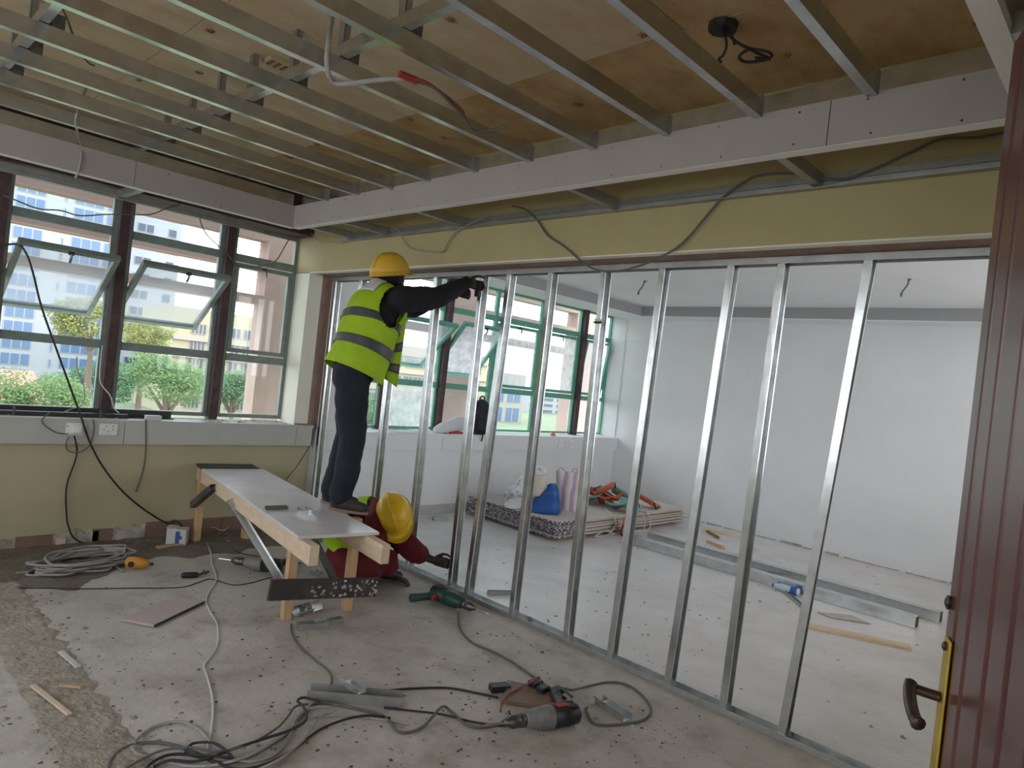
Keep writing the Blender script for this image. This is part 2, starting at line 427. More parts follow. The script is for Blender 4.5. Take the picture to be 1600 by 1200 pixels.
# pier + beam of the old opening
b = MB()
b.box((-0.21, 0.0, 0.925), (-0.075, 0.3, 2.295), 'cream')
b.box((-0.075, 0.004, 0.925), (0.03, 0.3, 2.295), 'raw_plaster')
b.box((0.03, 0.0, 0.87), (0.37, 0.3, 2.60), 'white_wall')
b.box((-0.21, -5.75, 2.300), (0.10, 0.3, 3.3), 'yellow_beam')
b.box((-0.213, -5.75, 2.293), (-0.155, 0.0, 2.3005), 'cream')
b.box((-0.155, -5.75, 2.296), (0.10, 0.0, 2.3005), 'raw_plaster')
b.box((0.10, -5.75, 2.294), (0.12, 0.3, 3.3), 'white_wall')
b.box((0.12, 0.0, 2.60), (0.37, 0.3, 3.3), 'white_wall')
struct(b.build('wall_partition', 'yellow_beam'), 'yellow beam and pier over the framed opening')
# other walls
b = MB(); b.box((4.75, -5.75, 0.0), (4.95, 0.0, 3.3)); b.box((4.742, -5.75, 2.262), (4.75, 0.0, 2.60))
wf = struct(b.build('wall_far', 'white_wall'), 'plain white plastered wall of the far room')
b = MB()
y0, y1 = -6.0, -5.75
b.box((-6.4, y0, 0), (-3.95, y1, 3.3)); b.box((-3.95, y0, 2.35), (-2.66, y1, 3.3)); b.box((-2.66, y0, 0), (0.6, y1, 3.3))
b.box((0.6, y0, 0), (4.4, y1, 0.95)); b.box((0.6, y0, 2.5), (4.4, y1, 3.3)); b.box((4.4, y0, 0), (4.95, y1, 3.3))  # unseen opening above the low wall, added to bring in more daylight
struct(b.build('wall_near', 'yellow_wall'))
b = MB()
b.box((-6.4, -5.75, 0), (-6.2, 0, 0.9)); b.box((-6.4, -5.75, 2.6), (-6.2, 0, 3.3)); b.box((-6.4, -0.6, 0.9), (-6.2, 0, 2.6)); b.box((-6.4, -5.75, 0.9), (-6.2, -5.3, 2.6))  # wide unseen opening between the bands, added for extra daylight
struct(b.build('wall_left', 'yellow_wall'))
b = MB()                                  # bars of unseen left and corridor openings, added to brighten the rooms
for i in range(5):
    y = -5.3 + i * 1.175
    b.box((-6.32, y - .03, .9), (-6.26, y + .03, 2.6))
b.box((-6.32, -5.3, .9), (-6.26, -0.6, .96)); b.box((-6.32, -5.3, 1.45), (-6.26, -0.6, 1.51))
struct(b.build('window_14', 'frame_near'))
b = MB()
for x in (0.6, 1.55, 2.5, 3.45, 4.4): b.box((x - .03, -5.9, .95), (x + .03, -5.84, 2.5))
b.box((0.6, -5.9, 1.5), (4.4, -5.84, 1.56))
struct(b.build('window_15', 'frame_far'))
b = MB(); b.box((-6.4, -8.2, 0), (4.95, -8.05, 1.0)); struct(b.build('wall_corridor', 'white_wall'))

# ceilings
b = MB(); b.box((-6.6, -8.3, 3.062), (5.1, 0.5, 3.3)); ceil = struct(b.build('ceiling', 'plywood'), 'deck of stained plywood sheets over the metal grid')
k = 0
xs = [-6.2, -5.79, -4.57, -3.35, -2.13, -0.91, -0.21]
for i in range(len(xs) - 1):
    off = 0.55 if i % 2 else 1.65
    ys = [0.0, -off, -off - 2.44, -off - 4.88]
    ys = [max(y, -5.75) for y in ys]
    for j in range(3):
        if ys[j] - ys[j + 1] < 0.05: continue
        b = MB(); b.box((xs[i] + 0.002, ys[j + 1] + 0.002, ZS - 0.004 * ((i + j) % 2)), (xs[i + 1] - 0.002, ys[j] - 0.002, 3.062))
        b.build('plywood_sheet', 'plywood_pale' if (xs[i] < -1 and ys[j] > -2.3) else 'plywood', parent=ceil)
        k += 1
# splinters and nail holes in the sheets
rng = random.Random(11)
for (px, py, s) in [(245,170,1),(218,125,.8),(312,113,1),(350,115,1),(455,245,1.8),(640,187,1.2),(693,215,1.2),(705,30,1),(905,163,1.3),(1005,55,1),(1530,35,.8),(310,225,1.2),(585,255,1),(330,48,1),(497,225,1),(1230,85,1)]:
    c = FL(px, py, ZS - 0.005); b = MB()
    a = rng.uniform(0, 3)
    for q in range(3):
        d = Vector((math.cos(a + q), math.sin(a + q), 0)) * 0.05 * s
        b.tube([c - d * 0.4, c + Vector((0, 0, -0.008)), c + d * 0.6 + Vector((0, 0, -0.002))], [0.001, 0.006 * s, 0.001], n=4)
    b.build('splinter', 'timber_dark' if s != 1.2 else 'raw_plaster', parent=ceil)

b = MB()
ZF, ZT = 2.565, 2.70
b.box((4.40, -5.75, ZF), (4.75, -0.0, 3.06), 'white_ceiling')
b.box((0.12, -0.45, ZF), (4.40, 0.0, 3.06), 'white_ceiling')
b.box((0.12, -5.75, ZF), (0.55, -0.45, 3.06), 'white_ceiling')
b.box((0.55, -5.75, ZT), (4.40, -0.45, 3.06), 'white_ceiling')
b.box((4.392, -5.75, ZF + 0.012), (4.40, -0.45, ZT), 'cove_shade')
b.box((0.55, -0.458, ZF + 0.012), (4.392, -0.45, ZT), 'cove_shade')
struct(b.build('ceiling_far', 'white_ceiling'), 'white plastered tray ceiling of the far room')

# window sills: boxed ledges
b = MB(); b.box((-6.2, -0.05, 0.905), (-0.03, 0.27, 0.925))
sl = struct(b.build('window_sill', 'sill_board'), 'boxed white ledge under the near window')
for (x0, x1, z1) in ((-6.2, -4.2, .9045), (-4.196, -1.602, .9045), (-1.598, -0.20, .9045), (-0.197, -0.045, .9045)):
    b = MB(); b.box((x0, -0.05, 0.742), (x1, -0.002, z1)); b.build('front_board', 'sill_board', parent=sl)
b = MB(); b.box((-0.043, -0.04, 0.745), (-0.028, -0.002, 0.915)); b.build('end_gap', 'black_metal', parent=sl)
b = MB(); b.box((0.0, -0.05, 0.858), (4.75, 0.27, 0.878))
sl2 = struct(b.build('window_sill', 'white_wall'), 'boxed white ledge under the far window')
for (x0, x1) in ((0.0, 1.52), (1.524, 3.6), (3.604, 4.75)):
    b = MB(); b.box((x0, -0.05, 0.70), (x1, -0.002, 0.8575)); b.build('front_board', 'white_wall', parent=sl2)
# timber packing under the pier
b = MB(); b.box((-0.205, -0.012, 0.9255), (0.0, 0.0, 0.937)); b.build('packing_strip', 'timber_dark', parent=sl)

# skirting remains along the window wall
bb = struct(empty('baseboard_window', (-1.5, 0, 0)))
for (x0, x1, h, m) in ((-2.20, -1.98, 0.085, 'brown_tile'), (-1.73, -1.60, 0.10, 'brown_tile'), (-1.36, -0.78, 0.125, 'brown_tile'), (-0.775, -0.03, 0.125, 'brown_tile'),
                       (-1.96, -1.90, .05, 'timber_pale'), (-1.735, -1.69, .09, 'timber_pale')):
    b = MB(); b.box((x0, -0.018, 0.0), (x1, -0.001, h)); b.build('skirting_tile', m, parent=bb)
b = MB(); rng = random.Random(5)
def rag(b, x0, x1, hmin, hmax, y, n):
    xs_ = [x0 + (x1 - x0) * i / n for i in range(n + 1)]
    vs = []
    for i, x in enumerate(xs_):
        h = rng.uniform(hmin, hmax)
        vs += [(x, y, 0.0), (x, y - 0.004, h), (x, -0.0005, h + .006)]
    fs = []
    for i in range(n):
        a = 3 * i
        fs += [(a, a + 3, a + 4, a + 1), (a + 1, a + 4, a + 5, a + 2)]
    b.add(vs, fs)
rag(b, -2.75, -2.2, 0.05, 0.11, -0.012, 14); rag(b, -1.98, -1.37, 0.06, 0.115, -0.010, 18)
b.build('broken_plaster', 'plaster_break', parent=bb)
b = MB(); b.box((0.10, -0.014, 0), (4.75, -0.001, 0.10)); b.build('skirting_strip', 'grey_skirting', parent=bb)
bf = struct(empty('baseboard_far', (4.75, -2, 0)))
y = -0.1; rng = random.Random(8)
while y > -5.6:
    l = rng.uniform(0.12, 0.34); b = MB()
    b.box((4.75 - rng.uniform(0.006, 0.02), y - l, 0), (4.7495, y, rng.uniform(0.008, 0.028)))
    b.build('plaster_lump', 'plaster_break', parent=bf); y -= l + rng.uniform(0.0, 0.06)

# ------------------------------------------------------------------ windows
YW = 0.27
def sash(win, x0, x1, z0, z1, tilt, fm, gm, handle=True, ft=0.035):
    zc = (z0 + z1) / 2
    M = Matrix.Translation((0, YW, zc)) @ Matrix.Rotation(math.radians(tilt), 4, 'X')
    h = (z1 - z0) / 2 - 0.012
    b = MB()
    for (lo, hi) in (((x0, -.02, h - ft), (x1, .02, h)), ((x0, -.02, -h), (x1, .02, -h + ft)), ((x0, -.02, -h + ft), (x0 + ft, .02, h - ft)), ((x1 - ft, -.02, -h + ft), (x1, .02, h - ft))):
        b.box(lo, hi, M=M)
    s = b.build('sash', fm, parent=win)
    b = MB(); b.box((x0 + ft - .004, -.003, -h + ft - .004), (x1 - ft + .004, .003, h - ft + .004), M=M); b.build('pane', gm, parent=s)
    if handle:
        b = MB(); xm = (x0 + x1) / 2
        b.box((xm - .018, -.035, h - .03), (xm + .018, -.02, h - .008), M=M)
        b.tube([M @ Vector((xm, -.035, h - .02)), M @ Vector((xm, -.055, h - .035)), M @ Vector((xm + .004, -.055, h - .085))], 0.008, n=6)
        b.build('handle', 'steel_dark', parent=s)
def window(n, x0, x1, fm, tilt=0, z0=0.945, zh=2.62, t1=2.335, t2=1.47, mid='glass_dirty', low='glass', top='glass', label=None, w=0.032):
    b = MB(); y0, y1 = YW - .02, YW + .02
    b.box((x0, y0, z0), (x0 + w, y1, zh)); b.box((x1 - w, y0, z0), (x1, y1, zh))
    b.box((x0 + w, y0, z0), (x1 - w, y1, z0 + w)); b.box((x0 + w, y0, zh - w), (x1 - w, y1, zh))
    win = struct(b.build('window_%d' % n, fm), label)
    for t in (t1, t2):
        b = MB(); b.box((x0 + w, y0 - .008, t - .032), (x1 - w, y1, t + .032)); b.build('transom', fm, parent=win)
    b = MB(); b.box((x0 + w - .004, YW - .003, t1 + .030), (x1 - w + .004, YW + .003, zh - w + .004)); b.build('pane', top, parent=win)
    b = MB(); b.box((x0 + w - .004, YW - .003, z0 + w - .004), (x1 - w + .004, YW + .003, t2 - .030)); b.build('pane', low, parent=win)
    sash(win, x0 + w + .003, x1 - w - .003, t2 + .032, t1 - .032, tilt, fm, mid)
    return win
def post(n, x, w, d0, m='post_brown', z0=0.925, zh=2.62):
    b = MB(); b.box((x - w / 2, d0, z0), (x + w / 2, 0.30, zh)); struct(b.build('trim_%d' % n, m, bevel=0.004))
near_x = [(-5.70, -4.92, 20), (-4.84, -4.06, 0), (-3.98, -3.24, 40), (-3.16, -2.46, 0), (-2.40, -1.712, 57), (-1.628, -0.892, 56), (-0.808, -0.21, 0)]
labs = {4: 'near window bay left of the first dark post, sash tilted open', 5: 'near window bay between the dark posts, sash tilted open', 6: 'narrow near window bay by the pier, sash shut'}
for i, (x0, x1, t) in enumerate(near_x):
    window(i + 1, x0, x1, 'frame_near', tilt=t, label=labs.get(i), mid='glass_dirty' if t else 'glass')
for i, x in enumerate((-4.88, -4.02, -3.20, -2.43, -1.67, -0.85)):
    post(i + 1, x, 0.07, 0.20)
far_x = [(0.37, 0.86, 0, 'glass'), (0.86, 1.615, 50, 'glass_dirty'), (1.685, 2.42, 40, 'glass_frosted'), (2.42, 3.24, 0, 'glass_frosted'), (3.24, 4.045, 0, 'glass_frosted'), (4.115, 4.735, 8, 'glass_dirty')]
flab = ['green window bay beside the pier behind the standing worker', 'green window bay with tilted sash left of the maroon post', 'green window bay with tilted frosted sash right of the maroon post',
        'green window bay with speckled frosted sash, middle of far room', 'green window bay with speckled frosted sash left of the slim post', 'narrow green window bay in the far corner']
for i, (x0, x1, t, g) in enumerate(far_x):
    window(i + 8, x0, x1, 'frame_far', tilt=t, mid=g, z0=0.89, zh=2.60, t1=2.25, t2=1.39, label=flab[i], w=0.026, low='glass_frosted' if i == 1 else 'glass')
post(7, 1.65, 0.07, 0.19, z0=0.878, zh=2.6); post(8, 4.08, 0.07, 0.19, z0=0.878, zh=2.6); post(9, 0.86, .05, .22, z0=0.878, zh=2.6)
# ------------------------------------------------------------------ concrete sunshade outside
ss = struct(empty('sunshade', (1.0, 1.0, 0)), 'concrete sunshade frame outside the windows')
for x0, x1 in ((-5.6, -5.15), (-3.1, -2.65), (-0.16, 0.30), (2.28, 2.73), (4.80, 5.25)):
    b = MB(); b.box((x0, 0.95, -9.0), (x1, 1.16, 3.6)); b.build('fin', 'concrete_fin', parent=ss)
for z0, z1 in ((2.65, 2.74), (2.35, 2.42), (2.01, 2.10)):
    b = MB(); b.box((-6.4, 0.955, z0), (5.6, 1.155, z1)); b.build('louver', 'concrete_fin', parent=ss)
# ================================================================== CEILING GRID
grid = thing('ceiling_grid', 'galvanised metal ceiling grid of parallel joists hung below the plywood', 'ceiling grid', loc=(-1.9, -2.6, 2.72))
ZJ = 2.705
jy = [-1.059, -1.461, -1.858, -2.247, -2.686, -3.109, -3.533, -3.942, -4.365, -4.793]
UP = Vector((0, 0, 1))
jp = [(0, 0), (0.036, 0), (0.036, 0.008), (0.034, 0.008), (0.034, 0.002), (0.002, 0.002), (0.002, 0.066), (0.034, 0.066), (0.034, 0.068), (0, 0.068)]
for i, y in enumerate(jy):
    b = MB(); dy = random.uniform(-.01, .01)
    a = Vector((-0.698, y, ZJ)); e = Vector((-6.1, y + dy, ZJ + random.uniform(-.004, .004)))
    b.prism(e, a, [(-p[0], p[1]) for p in jp])       # web towards the camera, flanges towards the windows
    b.build('joist', 'galv', parent=grid)
    # fixing tab at the bulkhead end
    b = MB(); b.box((-0.735, y - .003, ZJ + .004), (-0.697, y - .001, ZJ + .085)); b.box((-0.745, y + .0, ZJ + .069), (-0.697, y + .05, ZJ + .072))
    b.build('fixing_tab', 'galv_dull', parent=grid)
for x in (-1.86, -2.72, -3.9, -5.0):
    b = MB(); b.prism(Vector((x, -5.2, ZJ + .071)), Vector((x, -0.55, ZJ + .071)), [(p[0] - .018, p[1] * .75) for p in jp])
    b.build('runner', 'galv', parent=grid)
for (x, idx) in ((-1.86, (0, 1, 2, 3, 4, 5, 6)), (-2.72, (1, 2, 3))):
    for i in idx:
        y = jy[i] + 0.05
        b = MB()
        b.box((x + .022, y, ZJ + .03), (x + .024, y + .045, ZS)); b.box((x + .022, y, ZJ + .03), (x + .05, y + .002, ZS)); b.box((x + .022, y + .043, ZJ + .10), (x + .05, y + .045, ZS))
        b.build('hanger', 'galv_dull', parent=grid)
        b = MB(); b.box((x + .0245, y - .05, ZJ + .06), (x + .075, y + .04, ZJ + .128)); b.build('clip', 'galv_dark', parent=grid, bevel=.004)
# wooden block nailed to the plywood
c = FL(445, 103, ZS - 0.01); b = MB()
b.box((c.x - .10, c.y - .05, ZS - .022), (c.x + .10, c.y + .05, ZS - .005)); o = b.build('vent_block', 'timber_pale', parent=ceil)
for q in range(5):
    b = MB(); b.box((c.x - .085 + q * .036, c.y - .035, ZS - .026), (c.x - .068 + q * .036, c.y + .035, ZS - .0225)); b.build('slot', 'timber_dark', parent=o)

# ------------------------------------------------------------------ bulkhead around the grid
def bulkhead(label, a, b_, inward, joints, noggins, wallpt, screws=14):
    """vertical gypsum strip from a to b_ (2D), inward = unit normal to the room centre, wallpt = distance back to the wall"""
    a = Vector((*a, 0)); b2 = Vector((*b_, 0)); d = (b2 - a).normalized(); L = (b2 - a).length
    n = Vector((*inward, 0))
    t = thing('bulkhead', label, 'bulkhead', loc=tuple((a + b2) / 2 + Vector((0, 0, ZB))))
    cuts = [0.0] + joints + [L]
    for i in range(len(cuts) - 1):
        p = a + d * (cuts[i] + .0015); q = a + d * (cuts[i + 1] - .0015)
        jit = 0.002 * (i % 2)
        m = MB(); m.prism(p + n * (.006 + jit), q + n * (.006 + jit), [(-.006, ZB), (.006, ZB), (.006, ZB + .172), (-.006, ZB + .172)])
        m.build('gypsum_strip', 'gypsum_face', parent=t)
    m = MB(); m.prism(a, b2, [(-.0005, ZB - .004), (.0005, ZB - .004), (.0005, ZB), (-.0005, ZB)]); 
    sgn = 1 if d.cross(UP).dot(n) > 0 else -1
    m = MB(); m.prism(a, b2, [(sgn * .0125, ZB - .003), (-sgn * .045, ZB - .003), (-sgn * .045, ZB + .03), (-sgn * .043, ZB + .03), (-sgn * .043, ZB - .001), (sgn * .0125, ZB - .001)])
    m.build('bottom_track', 'gypsum_edge', parent=t)
    m = MB(); m.prism(a, b2, [(sgn * .000, ZB + .172), (-sgn * .05, ZB + .172), (-sgn * .05, ZB + .27), (-sgn * .048, ZB + .27), (-sgn * .048, ZB + .174), (sgn * .000, ZB + .174)])
    m.build('top_track', 'galv', parent=t)
    for s_ in noggins:
        p = a + d * s_ - n * .04; q = a + d * s_ - n * (wallpt - .004)
        m = MB(); m.prism(Vector((p.x, p.y, ZB + .0)), Vector((q.x, q.y, ZB + .0)), [(-.02, 0), (.02, 0), (.02, .055), (.018, .055), (.018, .002), (-.018, .002), (-.018, .055), (-.02, .055)])
        m.build('noggin', 'galv_dull', parent=t)
    m = MB()
    wa = a - n * wallpt; wb = b2 - n * wallpt
    m.prism(wa, wb, [(0, ZB - .012), (sgn * .035, ZB - .012), (sgn * .035, ZB - .010), (sgn * .002, ZB - .010), (sgn * .002, ZB + .02), (sgn * .012, ZB + .022), (sgn * .012, ZB + .03), (sgn * .002, ZB + .032), (sgn * .002, ZB + .055), (0, ZB + .055)])
    m.build('wall_channel', 'galv_dull', parent=t)
    for k in range(screws):
        s_ = L * (k + .5) / screws
        for zz in (ZB + .02, ZB + .15):
            p = a + d * (s_ + random.uniform(-.03, .03)) + n * .0125; p.z = zz + random.uniform(-.006, .006)
            m = MB(); m.lathe([(0.0045, 0), (.0045, .0015)], M=Matrix.Translation(p) @ n.to_track_quat('Z', 'Y').to_matrix().to_4x4(), n=6); m.build('screw', 'black_metal', parent=t)
    return t
bulkhead('long mauve gypsum bulkhead beside the yellow beam', (-0.68, -0.53), (-0.68, -5.23), (-1, 0), [1.72, 4.1], [0.0 + .16, 0.64, 1.53, 2.35 + .45, 3.9], 0.462, 16)
bulkhead('mauve gypsum bulkhead along the top of the window wall', (-5.9, -0.53), (-0.68, -0.53), (0, -1), [2.3, 4.05], [1.0, 2.0, 3.1, 4.12], 0.522, 14)
bulkhead('short stretch of bulkhead at the top right by the door', (-0.68, -5.23), (-5.9, -5.23), (0, 1), [2.4], [.55, 1.35, 2.0], 0.512, 10)

# ------------------------------------------------------------------ metal stud partition
wallf = thing('stud_partition', 'galvanised metal stud partition frame standing in the wide opening', 'stud wall', loc=(0.03, -2.6, 0))
ZT2 = 2.293
b = MB(); b.prism(Vector((0.035, -0.001, 0.001)), Vector((0.035, -5.7, 0.001)), [(-.037, 0), (.037, 0), (.037, .032), (.035, .032), (.035, .002), (-.035, .002), (-.035, .032), (-.037, .032)])
b.build('bottom_track', 'galv', parent=wallf)
b = MB(); b.prism(Vector((0.035, -0.004, ZT2)), Vector((0.035, -5.7, ZT2)), [(-.037, 0), (-.037, -.034), (-.035, -.034), (-.035, -.002), (.035, -.002), (.035, -.034), (.037, -.034), (.037, 0)])
b.build('top_track', 'galv_dull', parent=wallf)
studs = [(-0.078, -0.078, 1), (-0.492, -0.50, 1), (-1.025, -1.02, 1), (-1.521, -1.554, 1), (-2.037, -2.057, 1), (-2.313, -2.237, 1), (-2.692, -2.675, 1), (-3.118, -3.138, 1), (-3.527, -3.462, 1), (-3.940, -3.841, 1), (-4.206, -4.160, 1), (-4.604, -4.455, 1)]
def stud(yt, yb, k, twist=0.0):
    # C section, web towards +y, open towards the camera side; hollow, with lips
    n = 9; w, d = 0.036, 0.066; t = .0015; lip = .009
    prof = [(-d/2, 0), (-d/2, w), (d/2, w), (d/2, 0), (d/2 - lip, 0), (d/2 - lip, t), (d/2 - t, t), (d/2 - t, w - t), (-d/2 + t, w - t), (-d/2 + t, t), (-d/2 + lip, t), (-d/2 + lip, 0)]
    b = MB(); N_ = len(prof)
    for i in range(n + 1):
        s_ = i / n; y = yb + (yt - yb) * s_; z = .004 + (ZT2 - .01) * s_
        a = twist * math.sin(math.pi * s_); ca, sa = math.cos(a), math.sin(a)
        for (px_, py_) in prof:
            b.v.append((0.035 + px_ * ca - (py_ - w/2) * sa, y + px_ * sa + (py_ - w/2) * ca, z))
    for i in range(n):
        for j in range(N_):
            b.f.append((i*N_+j, i*N_+(j+1) % N_, (i+1)*N_+(j+1) % N_, (i+1)*N_+j)); b.m.append(0)
    b.f.append(tuple(range(N_))); b.m.append(0); b.f.append(tuple(n*N_+j for j in range(N_))); b.m.append(0)
    return b.build('stud', 'galv', parent=wallf)
for i, (yt, yb, k) in enumerate(studs):
    stud(yt, yb, k, twist=[0, .05, -.06, .05, -.04, .08, .04, -.1, .1, .14, -.12, .16, 0][i])
# dark tie on one stud, plaster dab, screws
b = MB(); b.box((-.004, -3.1, 1.935), (.0, -3.155, 1.965)); b.box((-.004, -3.165, 1.94), (-.001, -3.09, 1.95)); b.build('tape_tab', 'string_pale', parent=wallf)

# ================================================================== CABLES
def cable(name, pts, r, m, label, cat='cable', sub=8, n=6):
    b = MB(); b.tube(spline(pts, sub), r, n=n)
    return one(b, name, m, label, cat, smooth=True)
XW = -0.30
def wallpts(l, x=-0.235): return [P(px, py, 0, x) for px, py in l]
cable('hanging_cable', [P(583,347,0,-.35), P(603,348,0,-.30), P(622,360,0,-.26)] + wallpts([(632,378),(640,387),(655,391),(690,393),(699,380),(712,362),(735,350),(765,337)]), .005, 'cable_grey', 'thin grey wire looping over the yellow beam above the yellow helmet')
cable('hanging_cable', [P(800,322,0,-.4), P(822,328,0,-.32)] + wallpts([(840,345),(856,368),(880,384),(905,405),(928,420),(960,424),(1000,415),(1050,392),(1078,368),(1100,342),(1130,308),(1165,283),(1190,274)]) + [P(1240,271,0,-.26), P(1310,280,0,-.25), P(1355,268,0,-.235), P(1420,240,0,-.225), P(1470,218,0,-.225), P(1530,215,0,-.225), P(1585,203,0,-.225)], .006, 'cable_darkgrey', 'long dark wire sagging across the yellow beam to the right')
cable('hanging_cable', [P(487,366,1,-.2), P(500,377,0,-.24), P(520,378,0,-.23), P(535,380,0,-.23), P(545,372,0,-.24), P(560,357,0,-.28)], .004, 'cable_grey', 'short grey wire in the corner above the pier')
ck = FL(515, 60, 2.73)
hk = thing('supply_cable', 'thick grey supply cable with red core hanging between the joists', 'cable', loc=tuple(FL(640, 125, 2.66)))
b = MB(); b.tube(spline([Vector((FL(525,0,3.03))), FL(520,20,2.92), FL(514,60,2.76), FL(511,100,2.66), FL(520,128,2.62), FL(545,131,2.62), FL(590,125,2.64), FL(636,123,2.66)], 8), .010, n=8); b.build('sheath', 'cable_grey', parent=hk, smooth=True)
b = MB(); b.tube(spline([FL(632,124,2.66), FL(660,126,2.66), FL(690,145,2.67), FL(715,165,2.67), FL(725,176,2.68)], 8), .006, n=6); b.build('red_core', 'cable_red', parent=hk, smooth=True)
b = MB(); b.tube(spline([FL(650,127,2.66), FL(680,138,2.66), FL(708,165,2.66), FL(728,185,2.67), FL(738,202,2.69), FL(760,204,2.70), FL(791,198,2.72)], 8), .006, n=6); b.build('dark_core', 'cable_darkgrey', parent=hk, smooth=True)
b = MB(); c0 = FL(640, 123, 2.66); b.tube([c0 - Vector((.05, 0, 0)), c0 + Vector((.03, -.01, 0))], .014, n=6); b.build('red_tape', 'cable_red', parent=hk)
# wires bunched at a ceiling box
ws = thing('ceiling_wires', 'black wires coiled below a hole in the plywood near the right', 'wires', loc=tuple(FL(1130, 40, ZS)))
c = FL(1130, 40, ZS - .01); b = MB(); b.lathe([(.055, -.02), (.06, 0.004)], M=Matrix.Translation(c), n=10); b.build('ceiling_box', 'black_metal', parent=ws)
b = MB(); b.tube(spline([c, FL(1137,52,2.98), FL(1150,65,2.95), FL(1170,75,2.93), FL(1196,80,2.92), FL(1206,86,2.91), FL(1195,94,2.91), FL(1165,97,2.91), FL(1155,88,2.92), FL(1170,78,2.92), FL(1185,84,2.92), FL(1203,92,2.91), FL(1180,90,2.91)], 8), .006, n=5); b.build('wire', 'cable_black', parent=ws, smooth=True)
b = MB(); b.tube(spline([c, FL(1133,55,2.97), FL(1135,72,2.93), FL(1130,86,2.91), FL(1123,92,2.90), FL(1127,97,2.90)], 8), .005, n=5); b.build('wire', 'cable_black', parent=ws, smooth=True)
b = MB(); b.tube(spline([c, FL(1142,54,2.97), FL(1146,64,2.95), FL(1148,70,2.94)], 8), .005, n=5); b.build('wire', 'cable_black', parent=ws, smooth=True)
# wires by the near window
cable('window_wire', [P(6,305,1,-.02), P(25,313,1,-.03), P(60,326,1,-.03), P(95,329,1,-.03), P(125,337,1,-.03), P(165,335,1,-.03), P(200,335,1,-.03), P(235,335,1,-.03), P(262,325,1,-.02), P(285,318,1,-.02)], .005, 'cable_darkgrey', 'thin dark wire slung across the top panes of the near window')
cable('window_wire', [P(312,332,1,-.05), P(313,345,1,-.03), P(322,365,1,.0), P(340,383,1,.1), P(355,396,1,.17), P(370,414,1,.2), P(395,418,1,.2), P(420,412,1,.18), P(433,405,1,.12), P(445,385,1,.05), P(455,368,1,.0)], .005, 'cable_darkgrey', 'dark wire drooping in front of the narrow bay beside the pier')
cable('drop_cable', [P(0,384,1,.0), P(28,382,1,-.03), P(42,398,1,-.06), P(52,428,1,-.07), P(65,480,1,-.075), P(88,545,1,-.075), P(108,600,1,-.07), P(118,627,1,-.068), P(128,655,1,-.07), P(140,690,1,-.065), P(160,728,1,-.06), P(190,766,1,-.055), P(225,796,1,-.05), P(262,818,1,-.05), Vector((-1.20, -.16, .16)), Vector((-1.10, -.18, .05))], .007, 'cable_black', 'long black cable dropping from the window past the socket to the floor')
cable('drop_cable', [P(116,681,1,-.075), P(120,700,1,-.05), P(118,718,1,-.02), P(104,760,1,-.02), P(104,805,1,-.02), P(108,826,1,-.025), P(115,840,1,-.04), FL(130,850,.01), FL(140,860,.008)], .006, 'cable_black', 'black flex hanging from the plugged socket down to the floor')
cable('drop_cable', [P(228,655,1,-.055), P(228,690,1,-.053), P(227,715,1,-.01), P(222,740,1,-.008), P(212,769,1,-.008)], .005, 'cable_darkgrey', 'short loose wire end hanging below the near sill')
cable('drop_cable', [P(160,540,1,.17), P(156,580,1,.12), P(158,600,1,.08), P(172,618,1,.02), P(178,637,1,-.02), P(186,645,1,-.03)], .004, 'cable_white', 'thin white wire hanging beside the first dark window post')
cable('drop_cable', [P(120,557,1,.22), P(121,580,1,.18), P(130,600,1,.12), P(132,622,1,.06), P(126,634,1,.0), P(112,639,1,-.03), P(98,645,1,-.04)], .004, 'cable_grey', 'grey wire in front of the lower pane by the black channel')
cable('drop_cable', [P(80,643,1,-.055), P(66,655,1,-.056), P(70,665,1,-.056), P(88,676,1,-.056), P(106,678,1,-.06)], .004, 'cable_darkgrey', 'looped wire entering the plugged socket from its left')
cable('drop_cable', [P(145,655,1,-.056), P(147,670,1,-.058), P(141,694,1,-.06), P(125,706,1,-.05), P(108,705,1,-.045), P(103,694,1,-.055), P(108,682,1,-.06)], .004, 'cable_darkgrey', 'wire loop hanging under the plugged socket')
cable('ceiling_drop', [FL(95,10,2.98), FL(105,30,2.92), FL(118,65,2.86), FL(135,95,2.83), FL(148,103,2.82)], .005, 'cable_darkgrey', 'dark wire end dangling between the left ceiling joists')
cable('ceiling_drop', [FL(138,125,2.95), FL(125,165,2.78), FL(118,190,2.70), P(124,215,1,-.55), P(127,240,1,-.55), P(124,262,1,-.56), P(118,278,1,-.5)], .007, 'cable_grey', 'grey cable running down over the window bulkhead at the left')
cable('diagonal_wire', [P(484,697,1,-.06), P(465,727,1,-.05), P(448,748,1,-.04), P(440,760,1,-.03)], .005, 'cable_darkgrey', 'thin dark wire slanting from the sill end towards the bench')
